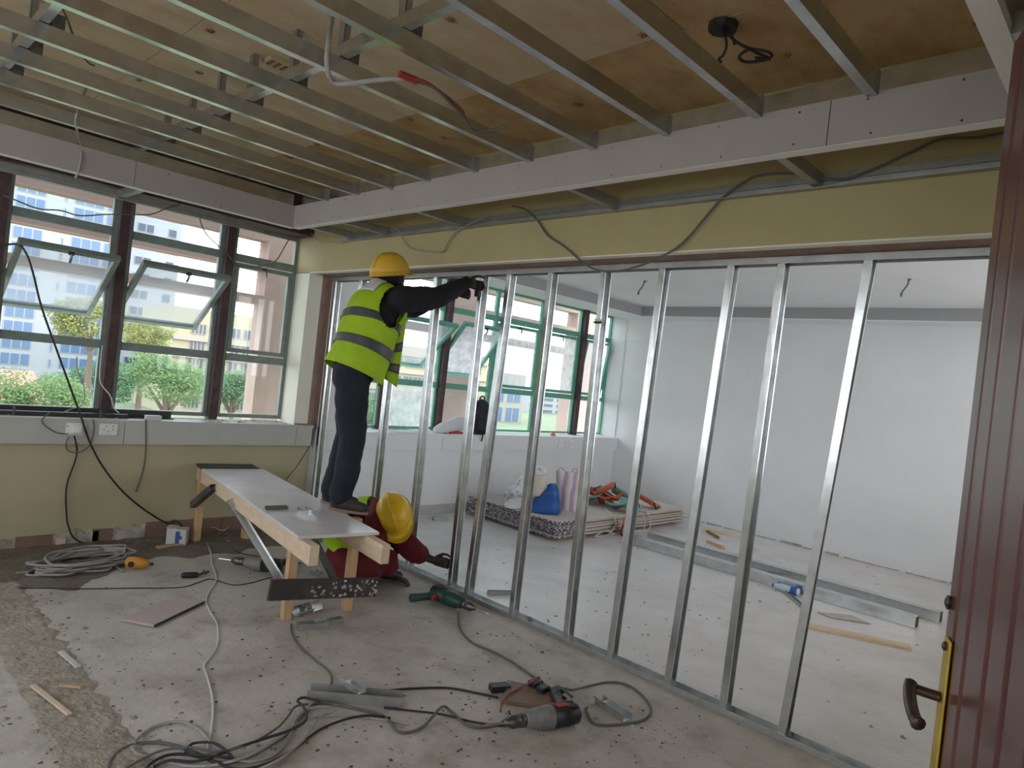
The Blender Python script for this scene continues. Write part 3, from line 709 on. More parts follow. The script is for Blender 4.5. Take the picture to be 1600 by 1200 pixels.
# ================================================================== TRESTLE BENCH
ZT_ = 0.60
TH = 0.018
fl_ = FL(303, 723, ZT_); fr_ = FL(401, 727, ZT_); nr_ = FL(592, 831, ZT_); nl_ = FL(467, 838.5, ZT_)
ax = ((nl_ - fl_) + (nr_ - fr_)); ax.z = 0; ax = ax.normalized()        # along the bench, towards the camera
sdw = Vector((-ax.y, ax.x, 0))
if (fr_ - fl_).dot(sdw) < 0: sdw = -sdw                                   # across, to the picture's right
bo = (fl_ + nl_ + fr_ + nr_) / 4; bo.z = 0
BL = ((nl_ - fl_).length + (nr_ - fr_).length) / 2; BW = ((fr_ - fl_).length + (nr_ - nl_).length) / 2
bench = thing('trestle_bench', 'rough timber trestle bench with a grey board top', 'bench', loc=tuple(bo))
def bp(s_, t_, z): return bo + ax * s_ + sdw * t_ + Vector((0, 0, z))
def slab(b, s0, s1, t0, t1, z0, z1, m=None):
    vs = [bp(s0, t0, z0), bp(s1, t0, z0), bp(s1, t1, z0), bp(s0, t1, z0), bp(s0, t0, z1), bp(s1, t0, z1), bp(s1, t1, z1), bp(s0, t1, z1)]
    b.add(vs, ((0,3,2,1),(4,5,6,7),(0,1,5,4),(1,2,6,5),(2,3,7,6),(3,0,4,7)), m)
hl, hw = BL / 2, BW / 2
b = MB(); slab(b, -hl + .22, hl, -hw, hw, ZT_ - TH, ZT_); b.build('top_board', 'board_top', parent=bench, bevel=.003)
b = MB(); slab(b, -hl, -hl + .235, -hw + .01, hw - .03, ZT_ - TH, ZT_ + .002); b.build('end_board', 'board_dark', parent=bench)
for t_ in (-hw + .045, hw - .055):
    b = MB(); slab(b, -hl + .03, hl + .13 if t_ < 0 else hl + .20, t_ - .025, t_ + .025, ZT_ - TH - .105, ZT_ - TH - .001)
    b.build('rail', 'timber_pale', parent=bench, bevel=.002)
b = MB(); slab(b, -hl + .0, -hl + .05, -hw + .02, hw - .03, ZT_ - TH - .10, ZT_ - TH - .001); b.build('cross_rail', 'timber', parent=bench)
legs = [(FL(446, 966), 0.0), (FL(541, 952), 0.0), (FL(307, 854), 0.0), (FL(452, 838), 0.0)]
for i, (f_, _) in enumerate(legs):
    q = f_ - bo; s_ = q.dot(ax); t_ = q.dot(sdw)
    tt = t_
    if i >= 2: s_ = -hl + .12; t_ = (-hw + .04 if i == 2 else hw - .06); tt = t_
    b = MB()
    foot = bp(s_, t_, 0.0); head = bp(s_ + (0.01 if i < 2 else 0), tt, ZT_ - TH - .002)
    b.beam(foot, head, .062, .05, up=sdw); b.build('leg', 'timber', parent=bench, bevel=.002)
# dark spattered board nailed across the near legs
p0 = P(421, 922, 1, legs[0][0].y - .07); p1 = P(588, 917, 1, legs[1][0].y - .065)
d_ = (p1 - p0); b = MB(); b.beam(p0, p1, .022, .118); b.build('cross_board', 'board_dark', parent=bench)
b = MB(); rg = random.Random(4); nrm = d_.cross(UP).normalized()
for i in range(60):
    t_ = .99 - .38 * rg.random() ** 1.5 if i > 14 else rg.uniform(.35, .6)
    c = p0 + d_ * t_ + Vector((0, 0, rg.uniform(-.05, .05))) + nrm * .0115
    b.lathe([(.002, -.001), (rg.uniform(.003, .010), .001), (.002, .004)], M=Matrix.Translation(c) @ nrm.to_track_quat('Z', 'Y').to_matrix().to_4x4() @ Matrix.Scale(rg.uniform(.6, 1.6), 4, (1, 0, 0)), n=7)
b.build('mortar_spatter', 'plaster_break', parent=bench)
# sloping metal braces and the short dark strut
def channel(b, a, e, w=.05, h=.035, t=.0018, up=UP, m=None):
    b.prism(a, e, [(-w/2, h/2), (-w/2, -h/2), (w/2, -h/2), (w/2, h/2), (w/2 - t, h/2), (w/2 - t, -h/2 + t), (-w/2 + t, -h/2 + t), (-w/2 + t, h/2)], m, up)
sA = bp(-hl + .85, -hw + .015, ZT_ - .045)
aA = P(372, 783, 0, sA.x); eA = FL(438, 907, .035)
b = MB(); channel(b, bp((aA - bo).dot(ax), -hw - .005, ZT_ - .06), eA, .055, .04, up=ax); b.build('brace', 'galv', parent=bench)
b = MB(); channel(b, bp(-.05, hw - .07, ZT_ - .07), bp(hl - .42, hw - .02, .14), .055, .04, up=ax); b.build('brace', 'galv', parent=bench)
b = MB(); channel(b, bp(-hl + .60, -hw + .0, ZT_ - .075), bp(-hl + .14, -hw - .015, .30), .05, .04, up=sdw); b.build('strut', 'galv_dark', parent=bench)

# ------------------------------------------------------------------ metal offcuts
def offcut(label, pts, w, h, up, m='galv', z=0.0, flip=1, group='metal channel offcuts'):
    a, e = pts; b = MB(); u_ = Vector(up)
    b.prism(a, e, [(-w/2, h * flip), (-w/2, 0), (w/2, 0), (w/2, h * flip), (w/2 - .002, h * flip), (w/2 - .002, .002 * flip), (-w/2 + .002, .002 * flip), (-w/2 + .002, h * flip)], None, u_)
    return one(b, 'channel_offcut', m, label, 'metal offcut', group)
zt = ZT_ + .001
offcut('short bright channel offcut lying on the bench top near the boots', (FL(470, 799, zt), FL(488, 806, zt)), .055, .03, (0, 0, 1))
offcut('dark channel offcut lying on the bench top near its left edge', (FL(415, 796, zt), FL(449, 795, zt)), .03, .02, (0, 0, 1), 'galv_dark')
offcut('long channel offcut on the floor beside the cable tangle', (FL(482, 1088, .002), FL(628, 1100, .002)), .075, .045, (0, 0, 1), 'galv_dull')
offcut('short channel offcut propped on the long offcut by the cables', (FL(535, 1066, .062), FL(565, 1084, .05)), .05, .025, (.2, -.4, 1), 'galv')
offcut('flat bent offcut standing under the bench', (FL(460, 962, .002), FL(482, 955, .002)), .06, .05, (.3, -.5, 1), 'galv')
offcut('second bent offcut standing under the bench', (FL(485, 957, .002), FL(500, 952, .002)), .05, .055, (-.3, .4, 1), 'galv')
offcut('pale channel offcut under the bench, in front of the bent ones', (FL(490, 971, .032), FL(535, 964, .032)), .045, .03, (0, 0, 1), 'galv', flip=-1)
offcut('dark channel offcut under the bench, closest to the cable', (FL(464, 983, .002), FL(512, 979, .002)), .055, .035, (0, 0, 1), 'galv_dull')
offcut('channel offcut behind the near bench leg', (FL(488, 896, .002), FL(518, 908, .002)), .055, .03, (0, 0, 1))
offcut('channel offcut lying right of the near drill', (FL(935, 1098, .002), FL(980, 1127, .002)), .055, .035, (0, 0, 1))
offcut('small tube offcut on the far floor left of the board stack', (FL(676, 813, .002), FL(700, 813, .002)), .05, .035, (0, 0, 1), 'galv_dull')
offcut('short offcut with a clip on the far floor behind the studs', (FL(762, 928, .002), FL(811, 929, .002)), .035, .025, (0, 0, 1), 'galv_dull')

# ------------------------------------------------------------------ boards and scraps on the floor
pk = [FL(189, 970, .004), FL(273, 935, .004), FL(319, 942, .004), FL(240, 980, .004)]
b = MB(); b.add([v for v in pk] + [v + Vector((0, 0, .013)) for v in pk], ((3,2,1,0),(4,5,6,7),(0,1,5,4),(1,2,6,5),(2,3,7,6),(3,0,4,7)))
t = thing('board_offcut', 'pinkish gypsum board offcut lying flat on the near floor', 'board', loc=tuple(sum(pk, Vector()) / 4))
b.build('board', 'pink_board', parent=t)
b = MB(); b.add([pk[2] + Vector((.002,-.002,0)), pk[3] + Vector((.002,-.002,0)), pk[3] + Vector((.002,-.002,.0125)), pk[2] + Vector((.002,-.002,.0125))], [(0,1,2,3)]); b.build('dark_edge', 'board_dark', parent=t, solid=.002)
def plank(label, a, e, w, h, m, cat='wood scrap', group='wood scraps', name='wood_scrap', z=0.0):
    b = MB(); b.prism(Vector((a.x, a.y, z)), Vector((e.x, e.y, z)), [(-w/2, .0015), (w/2, .0015), (w/2 * .9, h), (-w/2 * .9, h)])
    o = one(b, name, m, label, cat, group)
    return o
plank('pale splintered lath at the left edge of the hacked strip', FL(50, 1076), FL(108, 1122), .020, .009, 'timber_pale', z=.011)
plank('short white strip on the hacked strip above the pale lath', FL(94, 1023), FL(122, 1047), .022, .010, 'carton_white', z=.010)
plank('tiny brown stick across the hacked strip', FL(93, 1076), FL(126, 1079), .012, .01, 'timber', z=.010)
plank('brown batten on the floor near the bench far leg', FL(246, 858), FL(285, 852), .05, .018, 'timber')
plank('long pale batten on the far floor in front of the steel sections', FL(1255, 978), FL(1422, 1014), .085, .022, 'timber_pale')
plank('pale timber on the far floor by the end of the board stack', FL(1098, 828), FL(1150, 838), .06, .03, 'timber_pale')
plank('crossed batten on the far floor behind the steel sections', FL(1105, 848), FL(1130, 858), .04, .03, 'timber')
plank('broken lath on the far floor against the white wall', FL(1105, 832), FL(1122, 842), .03, .03, 'timber_dark')
plank('white paper scrap block on the far floor', FL(1165, 856), FL(1185, 862), .05, .03, 'carton_white')
# curled paper under the bench end
b = MB(); n = 14
for i in range(n + 1):
    t_ = i / n; c = FL(316 + 72 * t_, 829 + 6 * math.sin(t_ * 5), 0)
    z = .02 + .035 * math.sin(t_ * math.pi * 2.2) ** 2
    b.v += [(c.x, c.y, z), (c.x + .03, c.y + .14, z * .6 + .006)]
for i in range(n): b.f.append((2*i, 2*i+2, 2*i+3, 2*i+1)); b.m.append(0)
one(b, 'torn_paper', 'timber_pale', 'curled sheet of torn cement paper under the far bench end', 'paper', solid=.002, smooth=True)
# triangular thin offcut on the far floor
t3 = [FL(1277, 957, .003), FL(1330, 962, .003), FL(1360, 975, .003), FL(1300, 966, .003)]
b = MB(); b.add(t3 + [v + Vector((0, 0, .006)) for v in t3], ((3,2,1,0),(4,5,6,7),(0,1,5,4),(1,2,6,5),(2,3,7,6),(3,0,4,7)))
one(b, 'thin_offcut', 'gyp_core', 'thin grey sheet offcut on the far floor beside the bottle', 'board')

# carton by the bench far leg
t = thing('carton', 'white carton with a blue printed mark beside the far bench leg', 'carton', loc=tuple(FL(276, 850)))
c = FL(276, 850); M_ = Matrix.Translation((c.x, c.y, 0)) @ Matrix.Rotation(math.radians(-32), 4, 'Z')
b = MB(); b.box((-.07, -.05, .001), (.07, .05, .125), M=M_); b.build('box', 'carton_white', parent=t, bevel=.003)
b = MB(); b.box((-.085, -.055, .126), (-.01, .05, .131), M=M_ @ Matrix.Rotation(.08, 4, 'Y')); b.build('flap', 'carton_white', parent=t)
b = MB(); b.box((-.005, -.0525, .015), (.025, -.051, .11), M=M_); b.box((.025, -.0525, .05), (.04, -.051, .075), M=M_); b.build('printed_mark', 'print_blue', parent=t)

# small white box on the near sill and black channel lying on it
b = MB(); c = P(239, 655, 1, .0); b.box((c.x - .055, -.03, .9252), (c.x + .055, .03, .962))
one(b, 'small_box', 'carton_white', 'small white box standing on the near window sill', 'box', bevel=.003)
t = thing('black_channel', 'long black slotted steel channel lying on the near window sill', 'steel channel', loc=(-2.0, .12, .926))
b = MB(); xe = P(270, 645, 1, .12).x
b.prism(Vector((-3.4, .12, .927)), Vector((xe, .12, .927)), [(-.035, 0), (.035, 0), (.035, .006), (-.029, .006), (-.029, .056), (-.035, .056)])
b.prism(Vector((-3.4, .06, .9265)), Vector((xe - .35, .06, .9265)), [(-.02, 0), (.02, 0), (.02, .03), (-.02, .03)])
b.build('channel_body', 'black_metal', parent=t)
for (px, py) in ((19, 625), (77, 626), (85, 626), (93, 627)):
    c = P(px, py, 1, .083); b = MB(); b.box((c.x - .012, .0815, c.z - .006), (c.x + .012, .0845, c.z + .006)); b.build('slot', 'white_plastic', parent=t)
for i, px in enumerate((22, 158)):
    c = P(px, 633, 1, .04); b = MB(); b.box((c.x - .008, .03, .927), (c.x + .008, .038, .985)); b.build('clip_tab', 'steel_dark', parent=t)

# sockets
def socket(label, px, py, xs, plane_y, w, h, wall='near', plug=False):
    c = P(px, py, 1, plane_y); t = thing('wall_socket', label, 'socket', loc=(c.x, plane_y, c.z))
    b = MB(); b.box((c.x - w/2, plane_y - .009, c.z - h/2), (c.x + w/2, plane_y, c.z + h/2)); b.build('plate', 'white_plastic', parent=t, bevel=.003)
    for dx, dz in xs:
        b = MB(); b.box((c.x + dx - .006, plane_y - .0105, c.z + dz - .003), (c.x + dx + .006, plane_y - .0085, c.z + dz + .003)); b.build('slot', 'socket_mark', parent=t)
    if plug:
        b = MB(); b.box((c.x - .03, plane_y - .045, c.z - .03), (c.x + .03, plane_y - .0095, c.z + .03)); b.build('plug_body', 'white_plastic', parent=t, bevel=.008)
socket('white socket with a white plug in it under the near sill edge', 118, 670, [(-.055, .02)], -.0505, .125, .085, plug=True)
socket('empty white socket beside the plugged one', 169, 671, [(-.03, .0), (.0, -.015), (.03, .0), (-.015, .025), (.03, .025)], -.0505, .12, .085)
socket('blank white plate on the far sill behind the second stud', 601, 685, [(-.018, 0), (.018, 0)], -.0505, .09, .10)
socket('left of the two white plates on the far sill', 876, 693, [(0, 0)], -.0505, .09, .10)
socket('right of the two white plates on the far sill, with a square switch', 892, 694, [(-.012, 0), (.012, .012), (.012, -.012)], -.0505, .09, .10)

# ------------------------------------------------------------------ drills
def drill(name, label, base, ang, body_m, scale=1.0, roll=90, trim='black_plastic', rot_extra=None):
    """pistol drill lying on its side; local x = nose direction, y = handle direction when lying"""
    t = thing(name, label, 'drill', loc=tuple(base))
    M_ = Matrix.Translation(base) @ Matrix.Rotation(ang, 4, 'Z') @ Matrix.Scale(scale, 4)
    if rot_extra is not None: M_ = M_ @ rot_extra
    R90 = Matrix.Rotation(math.radians(90), 4, 'Y')
    T = lambda x, y, z: M_ @ Matrix.Translation((x, y, z)) @ R90
    b = MB(); b.lathe([(.020, -.115), (.034, -.105), (.038, -.07), (.038, -.005)], M=T(0, 0, .04), n=16); b.build('motor_housing', body_m if body_m == 'drill_green' else 'black_plastic', parent=t, smooth=True)
    b = MB(); b.lathe([(.0385, -.005), (.040, .0), (.039, .03), (.034, .065), (.027, .09), (.024, .10)], M=T(0, 0, .04), n=16); b.build('gear_case', body_m, parent=t, smooth=True)
    b = MB(); b.lathe([(.022, .10), (.024, .115), (.020, .12), (.023, .125), (.023, .15), (.012, .17), (.010, .178)], M=T(0, 0, .04), n=14); b.build('chuck', 'steel_dark', parent=t, smooth=True)
    b = MB(); b.lathe([(.004, .175), (.004, .25), (.001, .262)], M=T(0, 0, .04), n=8); b.build('drill_bit', 'chrome', parent=t)
    # handle: bent grip in the lying plane
    b = MB(); pts = [Vector((-.06, -.02, .04)), Vector((-.075, -.07, .038)), Vector((-.095, -.12, .036)), Vector((-.105, -.155, .035))]
    b.tube([M_ @ p for p in spline(pts, 5)], [.022 * scale] * 5 + [.019 * scale] * 6 + [.021 * scale] * 5, n=10); b.build('grip', trim, parent=t, smooth=True)
    b = MB(); b.box((-.05, -.075, .03), (-.035, -.04, .05), M=M_); b.build('trigger', 'drill_red', parent=t, bevel=.003)
    b = MB(); b.box((-.06, -.012, .0745), (-.02, .010, .0795), M=M_); b.build('name_plate', 'drill_red' if body_m != 'drill_green' else 'black_plastic', parent=t)
    b = MB()
    for k in range(4): b.box((-.095 + k * .01, -.025, .068), (-.09 + k * .01, .025, .0775), M=M_)
    b.build('vent_slots', 'black_plastic', parent=t)
    return t, M_
c = FL(858, 1138); c.z = .001
v1 = FL(800, 1131) - FL(905, 1117)
drill('power_drill', 'grey and black drill with red marks lying by the near cable loop', c, math.atan2(v1.y, v1.x), 'drill_grey', 1.30)
c = FL(703, 940); c.z = .002
v2 = FL(745, 950) - FL(690, 928)
drill('power_drill', 'green drill lying against the bottom track of the partition', c + Vector((-.07, -.06, 0)), math.atan2(v2.y, v2.x), 'drill_green', 1.35, trim='drill_green')
c = FL(408, 893); c.z = .002
v3 = FL(370, 885) - FL(430, 893)
drill('power_drill', 'dusty grey drill on the floor behind the bench brace', c, math.atan2(v3.y, v3.x), 'drill_grey', 1.25)
# black tool at the end of the white cable
t = thing('cable_plug', 'black plug connector on the floor by the white cable', 'plug', loc=tuple(FL(300, 898)))
b = MB(); a_ = FL(283, 899, .018); e_ = FL(310, 898, .018); b.tube([a_, a_.lerp(e_, .1), e_.lerp(a_, .1), e_], [.012, .02, .02, .012], n=10); b.build('plug_body', 'black_plastic', parent=t, smooth=True)
b = MB(); b.tube([e_, FL(326, 893, .02)], .008, n=6); b.tube([FL(318, 891, .03), FL(322, 897, .02)], .006, n=6); b.build('prong', 'steel_dark', parent=t)
# orange tool body near the coil
c = FL(213, 889); b = MB(); M_ = Matrix.Translation((c.x, c.y, .001)) @ Matrix.Rotation(math.radians(-40), 4, 'Z')
R90 = Matrix.Rotation(math.radians(90), 4, 'Y')
t = thing('chalk_reel', 'small orange chalk reel lying beside the coiled cable', 'reel', loc=(c.x, c.y, 0))
b.lathe([(.015, -.075), (.036, -.06), (.04, -.02), (.036, .03), (.02, .07), (.008, .085)], M=M_ @ Matrix.Translation((0, 0, .04)) @ R90, n=14); b.build('case', 'orange_plastic', parent=t, smooth=True)
b = MB(); b.lathe([(.009, .08), (.012, .09), (.012, .1), (.006, .105)], M=M_ @ Matrix.Translation((0, 0, .04)) @ R90, n=10); b.build('nozzle', 'black_plastic', parent=t)
b = MB(); b.lathe([(.02, 0), (.02, .008)], M=M_ @ Matrix.Translation((-.02, -.038, .04)) @ Matrix.Rotation(math.radians(90), 4, 'X'), n=12); b.build('crank', 'black_plastic', parent=t)

# timber board with sockets (extension board)
t = thing('extension_board', 'wooden extension board with loose black sockets near the drill', 'extension board', loc=tuple(FL(830, 1090)))
pk = [FL(781, 1099, .003), FL(797, 1069, .003), FL(880, 1086, .003), FL(868, 1112, .003)]
b = MB(); b.add(pk + [v + Vector((0, 0, .02)) for v in pk], ((3,2,1,0),(4,5,6,7),(0,1,5,4),(1,2,6,5),(2,3,7,6),(3,0,4,7))); b.build('board', 'brown_tile', parent=t, bevel=.003)
for (px, py, w) in ((836, 1071, .035), (848, 1080, .03), (870, 1083, .035)):
    c = FL(px, py, .024); b = MB(); b.box((c.x - w, c.y - w * .7, .0235), (c.x + w, c.y + w * .7, .05), M=None); b.build('socket_block', 'black_plastic', parent=t, bevel=.005)
b = MB(); a_ = FL(766, 1075, .02); e_ = FL(795, 1073, .02); b.beam(a_, e_, .05, .03); b.build('socket_strip', 'black_plastic', parent=t)
b = MB(); b.tube(spline([FL(782, 1112, .02), FL(785, 1098, .03), FL(792, 1086, .03), FL(815, 1073, .03), FL(830, 1066, .05), FL(842, 1058, .05), FL(845, 1072, .04)], 6), .005, n=5); b.build('wire', 'cable_red', parent=t)

# ------------------------------------------------------------------ floor cables
def fcable(name, l, r, m, label, lift=0.0, sub=8):
    r *= .55
    return cable(name, [FL(x, y, r + (z_[0] if z_ else lift)) for x, y, *z_ in l], r, m, label, sub=sub, n=7)
fcable('floor_cable', [(318,828),(324,850),(330,866),(331,880),(338,900),(336,912),(327,925),(322,940),(329,957),(338,972),(341,990),(339,1010),(330,1025),(319,1040),(324,1058),(331,1085),(333,1105),(331,1135),(326,1160),(322,1178)], .009, 'cable_white', 'long white cable snaking from under the bench towards the camera')
fcable('floor_cable', [(-40,918),(60,919),(130,920),(200,919),(280,918),(310,910),(330,905),(365,914),(395,910),(420,903),(445,900)], .006, 'cable_black', 'thin black cable crossing the floor from the left to the bench')
fcable('floor_cable', [(455,975),(456,990),(468,1010),(490,1030),(510,1045),(518,1060),(512,1078),(500,1090)], .008, 'cable_darkgrey', 'dark cable running from under the bench to the long offcut')
fcable('floor_cable', [(716,955,.03),(716,965),(720,985),(740,1005),(770,1018),(800,1034),(830,1055),(860,1075),(885,1092)], .010, 'cable_darkgrey', 'dark cable from the green drill to the extension board')
fcable('floor_cable', [(895,1090,.03),(880,1076,.05),(895,1078,.03),(920,1072),(950,1066),(980,1070),(1005,1088),(1017,1108),(1010,1122),(985,1130),(945,1133),(925,1128),(915,1108)], .011, 'cable_darkgrey', 'wide cable loop on the floor right of the near drill')
fcable('floor_cable', [(600,1080),(640,1076),(700,1075),(750,1084),(778,1090)], .010, 'cable_black', 'black cable running straight into the extension board')
fcable('floor_cable', [(600,1106),(640,1110),(690,1116),(740,1128),(790,1134),(798,1124),(795,1110,.03)], .008, 'cable_black', 'black lead passing in front of the long offcut')
fcable('floor_cable', [(170,1215),(172,1190),(195,1168),(235,1160),(275,1165),(310,1178),(345,1192),(380,1185),(420,1165),(455,1140),(478,1112),(500,1098),(560,1108),(600,1120),(625,1144),(660,1136),(690,1105,.03),(705,1112),(735,1135),(775,1133),(795,1120)], .012, 'cable_darkgrey', 'thick dark cable winding along the front from the left loop')
fcable('floor_cable', [(210,1160,.014),(225,1145),(250,1132),(285,1128),(310,1140),(330,1160,.014),(350,1178,.014),(390,1190),(430,1178),(452,1150),(462,1125),(480,1108,.014),(510,1104,.014)], .011, 'cable_grey', 'grey cable arching over the left front loop')
fcable('floor_cable', [(206,1168,.02),(215,1178,.014),(240,1184),(280,1195),(330,1196,.014),(390,1180,.022),(440,1150,.02),(470,1128,.014),(520,1118),(580,1122),(640,1131)], .010, 'cable_grey', 'grey cable inside the left front loop')
fcable('floor_cable', [(240,1198),(265,1188,.02),(300,1190,.02),(330,1183,.03),(370,1168,.024),(420,1152,.03),(455,1140,.03),(478,1125,.03),(475,1105,.03),(465,1095,.03),(475,1090,.03),(500,1096,.03)], .010, 'cable_black', 'black cable knotted at the left end of the long offcut')
fcable('floor_cable', [(290,1175,.03),(300,1162,.02),(330,1160,.03),(350,1170,.03),(362,1184,.02),(340,1182,.03),(305,1180,.03),(290,1172,.03)], .009, 'cable_black', 'small black ring of cable on the white cable end')
fcable('floor_cable', [(225,1215,.01),(232,1196,.01),(262,1180,.012),(300,1180,.012),(335,1190,.02),(372,1202,.01),(420,1192,.01),(462,1168),(500,1140),(540,1124,.012),(575,1118,.012),(610,1122)], .010, 'cable_black', 'black cable curving through the front of the tangle')
fcable('floor_cable', [(190,1205,.01),(215,1190,.012),(255,1172,.02),(300,1168,.03),(345,1174,.03),(395,1160,.02),(432,1138,.012),(448,1122,.012),(462,1104,.02),(482,1100,.02)], .009, 'cable_darkgrey', 'dark cable crossing over the grey loops of the tangle')
fcable('floor_cable', [(300,1215),(330,1206),(380,1208),(430,1190,.012),(470,1160,.012),(492,1132,.012),(505,1116,.012),(525,1110,.012)], .009, 'cable_grey', 'grey cable along the front edge of the tangle')
b = lump0 = MB(); c = FL(436, 882)
rg = random.Random(44)
b.lathe([(.02, 0), (.035, .012), (.03, .03), (.012, .045)], M=Matrix.Translation((c.x, c.y, .001)) @ Matrix.Scale(1.6, 4, (1, 0, 0)), n=9)
for i, v in enumerate(b.v): b.v[i] = (v[0] + rg.uniform(-.006, .006), v[1] + rg.uniform(-.006, .006), v[2])
one(b, 'crumpled_packet', 'bag_stripe_tan', 'crumpled yellowish packet on the floor behind the near left bench leg', 'packet')
# coil by the window wall
rg = random.Random(9)
c0 = FL(135, 884); pts = []
b = MB()
for k in range(8):
    pts = []
    for j in range(13):
        a = 2 * math.pi * j / 12
        e = Vector((math.cos(a) * (.30 + rg.uniform(-.05, .05)), math.sin(a) * (.15 + rg.uniform(-.04, .04)), 0))
        e.rotate(Matrix.Rotation(math.radians(20) + rg.uniform(-.2, .2), 3, 'Z'))
        pts.append(Vector((c0.x, c0.y, .012 + k * .008 + rg.uniform(0, .006))) + e + Vector((rg.uniform(-.03, .03), rg.uniform(-.02, .02), 0)))
    pts[-1] = pts[0].copy()
    b.tube(spline(pts, 5), .008, n=5, cap=False)
b.tube(spline([c0 + Vector((.2, .1, .02)), FL(190, 860, .01), FL(215, 850, .008), FL(232, 843, .008)], 6), .007, n=5)
b.tube(spline([c0 + Vector((-.15, 0, .02)), FL(75, 886, .009), FL(48, 893, .008), FL(25, 896, .008)], 6), .008, n=5)
b.tube(spline([c0 + Vector((.15, -.05, .03)), FL(180, 884, .008), FL(193, 893, .008)], 6), .007, n=5)
one(b, 'cable_coil', 'cable_grey', 'loose heap of grey cable coiled on the floor by the yellow wall', 'cable', smooth=True)
fcable('floor_cable', [(470,880,.01),(420,872),(395,868),(370,862),(362,850),(375,845),(420,846),(470,850)], .007, 'cable_black', 'black cable on the dark floor under the bench')

# chips and crumbs
def crumbs(name, label, n, area, smin, smax, m, seed, cond=None):
    rg = random.Random(seed); b = MB(); k = 0
    while k < n:
        p = area(rg)
        s_ = smin + (smax - smin) * rg.random() ** 3
        vs = []
        for i in range(5):
            a = i * 1.257 + rg.uniform(-.3, .3); vs.append(Vector((p.x + math.cos(a) * s_ * rg.uniform(.6, 1.3), p.y + math.sin(a) * s_ * rg.uniform(.6, 1.3), 0.0008)))
        top = Vector((p.x + rg.uniform(-.3, .3) * s_, p.y + rg.uniform(-.3, .3) * s_, s_ * rg.uniform(.35, .9)))
        b.add(vs + [top], [(0, 1, 5), (1, 2, 5), (2, 3, 5), (3, 4, 5), (4, 0, 5), (4, 3, 2, 1, 0)]); k += 1
    o = b.build(name, m); tag(o, label, 'debris', kind='stuff'); return o
crumbs('plaster_crumbs', 'small plaster crumbs scattered over the near floor', 420, lambda r: FL(r.uniform(150, 1200), r.uniform(900, 1200)), .003, .014, 'rubble', 21)
crumbs('dark_chips', 'dark chips and dust scattered over the near floor', 900, lambda r: FL(r.uniform(0, 1100), 890 + 310 * r.random()), .002, .011, 'chip', 22)
crumbs('strip_rubble', 'rubble lumps lying along the hacked floor strip', 300, lambda r: Vector((r.gauss(-2.43, .10), r.uniform(-3.4, -.8), 0)), .004, .022, 'rubble', 23)
crumbs('wall_rubble', 'dirt and rubble along the foot of the yellow wall', 500, lambda r: Vector((r.uniform(-2.6, -.1), -abs(r.gauss(0, .18)) - .03, 0)), .004, .025, 'screed_dust', 24)
crumbs('far_chips', 'chips scattered over the far room floor', 260, lambda r: Vector((r.uniform(.2, 4.6), r.uniform(-5.0, -.1), 0)), .003, .016, 'rubble', 25)
crumbs('near_lumps', 'white plaster lumps near the right front track', 60, lambda r: FL(r.gauss(1000, 60), r.gauss(1150, 30)), .005, .018, 'plaster_break', 26)
b = MB(); rg = random.Random(31)
for i in range(70):
    x = rg.uniform(-1.0, -.06) if i < 45 else rg.uniform(-2.4, -1.0); y = rg.uniform(-.04, .22); s_ = rg.uniform(.006, .03)
    if x > -.22 and y > -.015: continue
    b.add([(x - s_, y - s_ * .6, .9258), (x + s_, y - s_ * .4, .9258), (x + s_ * .6, y + s_ * .5, .9258), (x, y, .926 + s_ * .35)], [(0, 1, 3), (1, 2, 3), (2, 0, 3), (2, 1, 0)])
tag(b.build('sill_rubble', 'plaster_break'), 'plaster flakes scattered on the near window sill', 'debris', kind='stuff')
# ================================================================== FAR ROOM THINGS
# stack of gypsum boards
SX0, SX1, SY0, SY1 = 1.93, 4.38, -1.40, -0.13
ORD = ['topmost gypsum board of the stack, carrying the bags'] + ['%s gypsum board from the top of the far room stack' % q for q in ('second', 'third', 'fourth', 'fifth', 'sixth', 'seventh', 'eighth', 'ninth')] + ['lowest gypsum board of the far room stack, on the bearers']
def gyp_board(i, z, dx, dy):
    t = thing('gypsum_board', ORD[9 - i], 'gypsum board', 'gypsum boards stacked in the far room', loc=(SX0 + dx, SY0 + dy, z))
    b = MB(); b.box((SX0 + dx + .003, SY0 + dy, z), (SX1 + dx, SY1 + dy, z + .0125)); b.build('sheet', 'gyp_paper' , parent=t)
    b = MB(); b.box((SX0 + dx, SY0 + dy + .002, z + .001), (SX0 + dx + .003, SY1 + dy - .002, z + .0117)); b.box((SX0 + dx + .003, SY0 + dy - .002, z + .001), (SX0 + dx + .42, SY0 + dy - .0001, z + .0117)); tp = b.build('edge_tape', 'gyp_tape', parent=t)
    rg = random.Random(100 + i); b = MB(); y = SY0 + dy + .01
    while y < SY1 + dy - .05:
        l = rg.uniform(.02, .09)
        b.box((SX0 + dx - .0015, y, z + .0015 + rg.uniform(0, .004)), (SX0 + dx, y + l, z + .0115)); y += l + rg.uniform(.008, .03)
    x = SX0 + dx + .01
    while x < SX0 + dx + .34:
        l = rg.uniform(.02, .06); b.box((x, SY0 + dy - .0035, z + .002), (x + l, SY0 + dy - .002, z + .011)); x += l + rg.uniform(.01, .05)
    b.build('edge_print', 'gyp_print', parent=tp)['kind'] = 'stuff'
rg = random.Random(2)
z = 0.022
for i in range(10):
    gyp_board(i, z, rg.uniform(-.025, .025), rg.uniform(-.03, .03)); z += .0182
ZK = z - .0182 + .0125
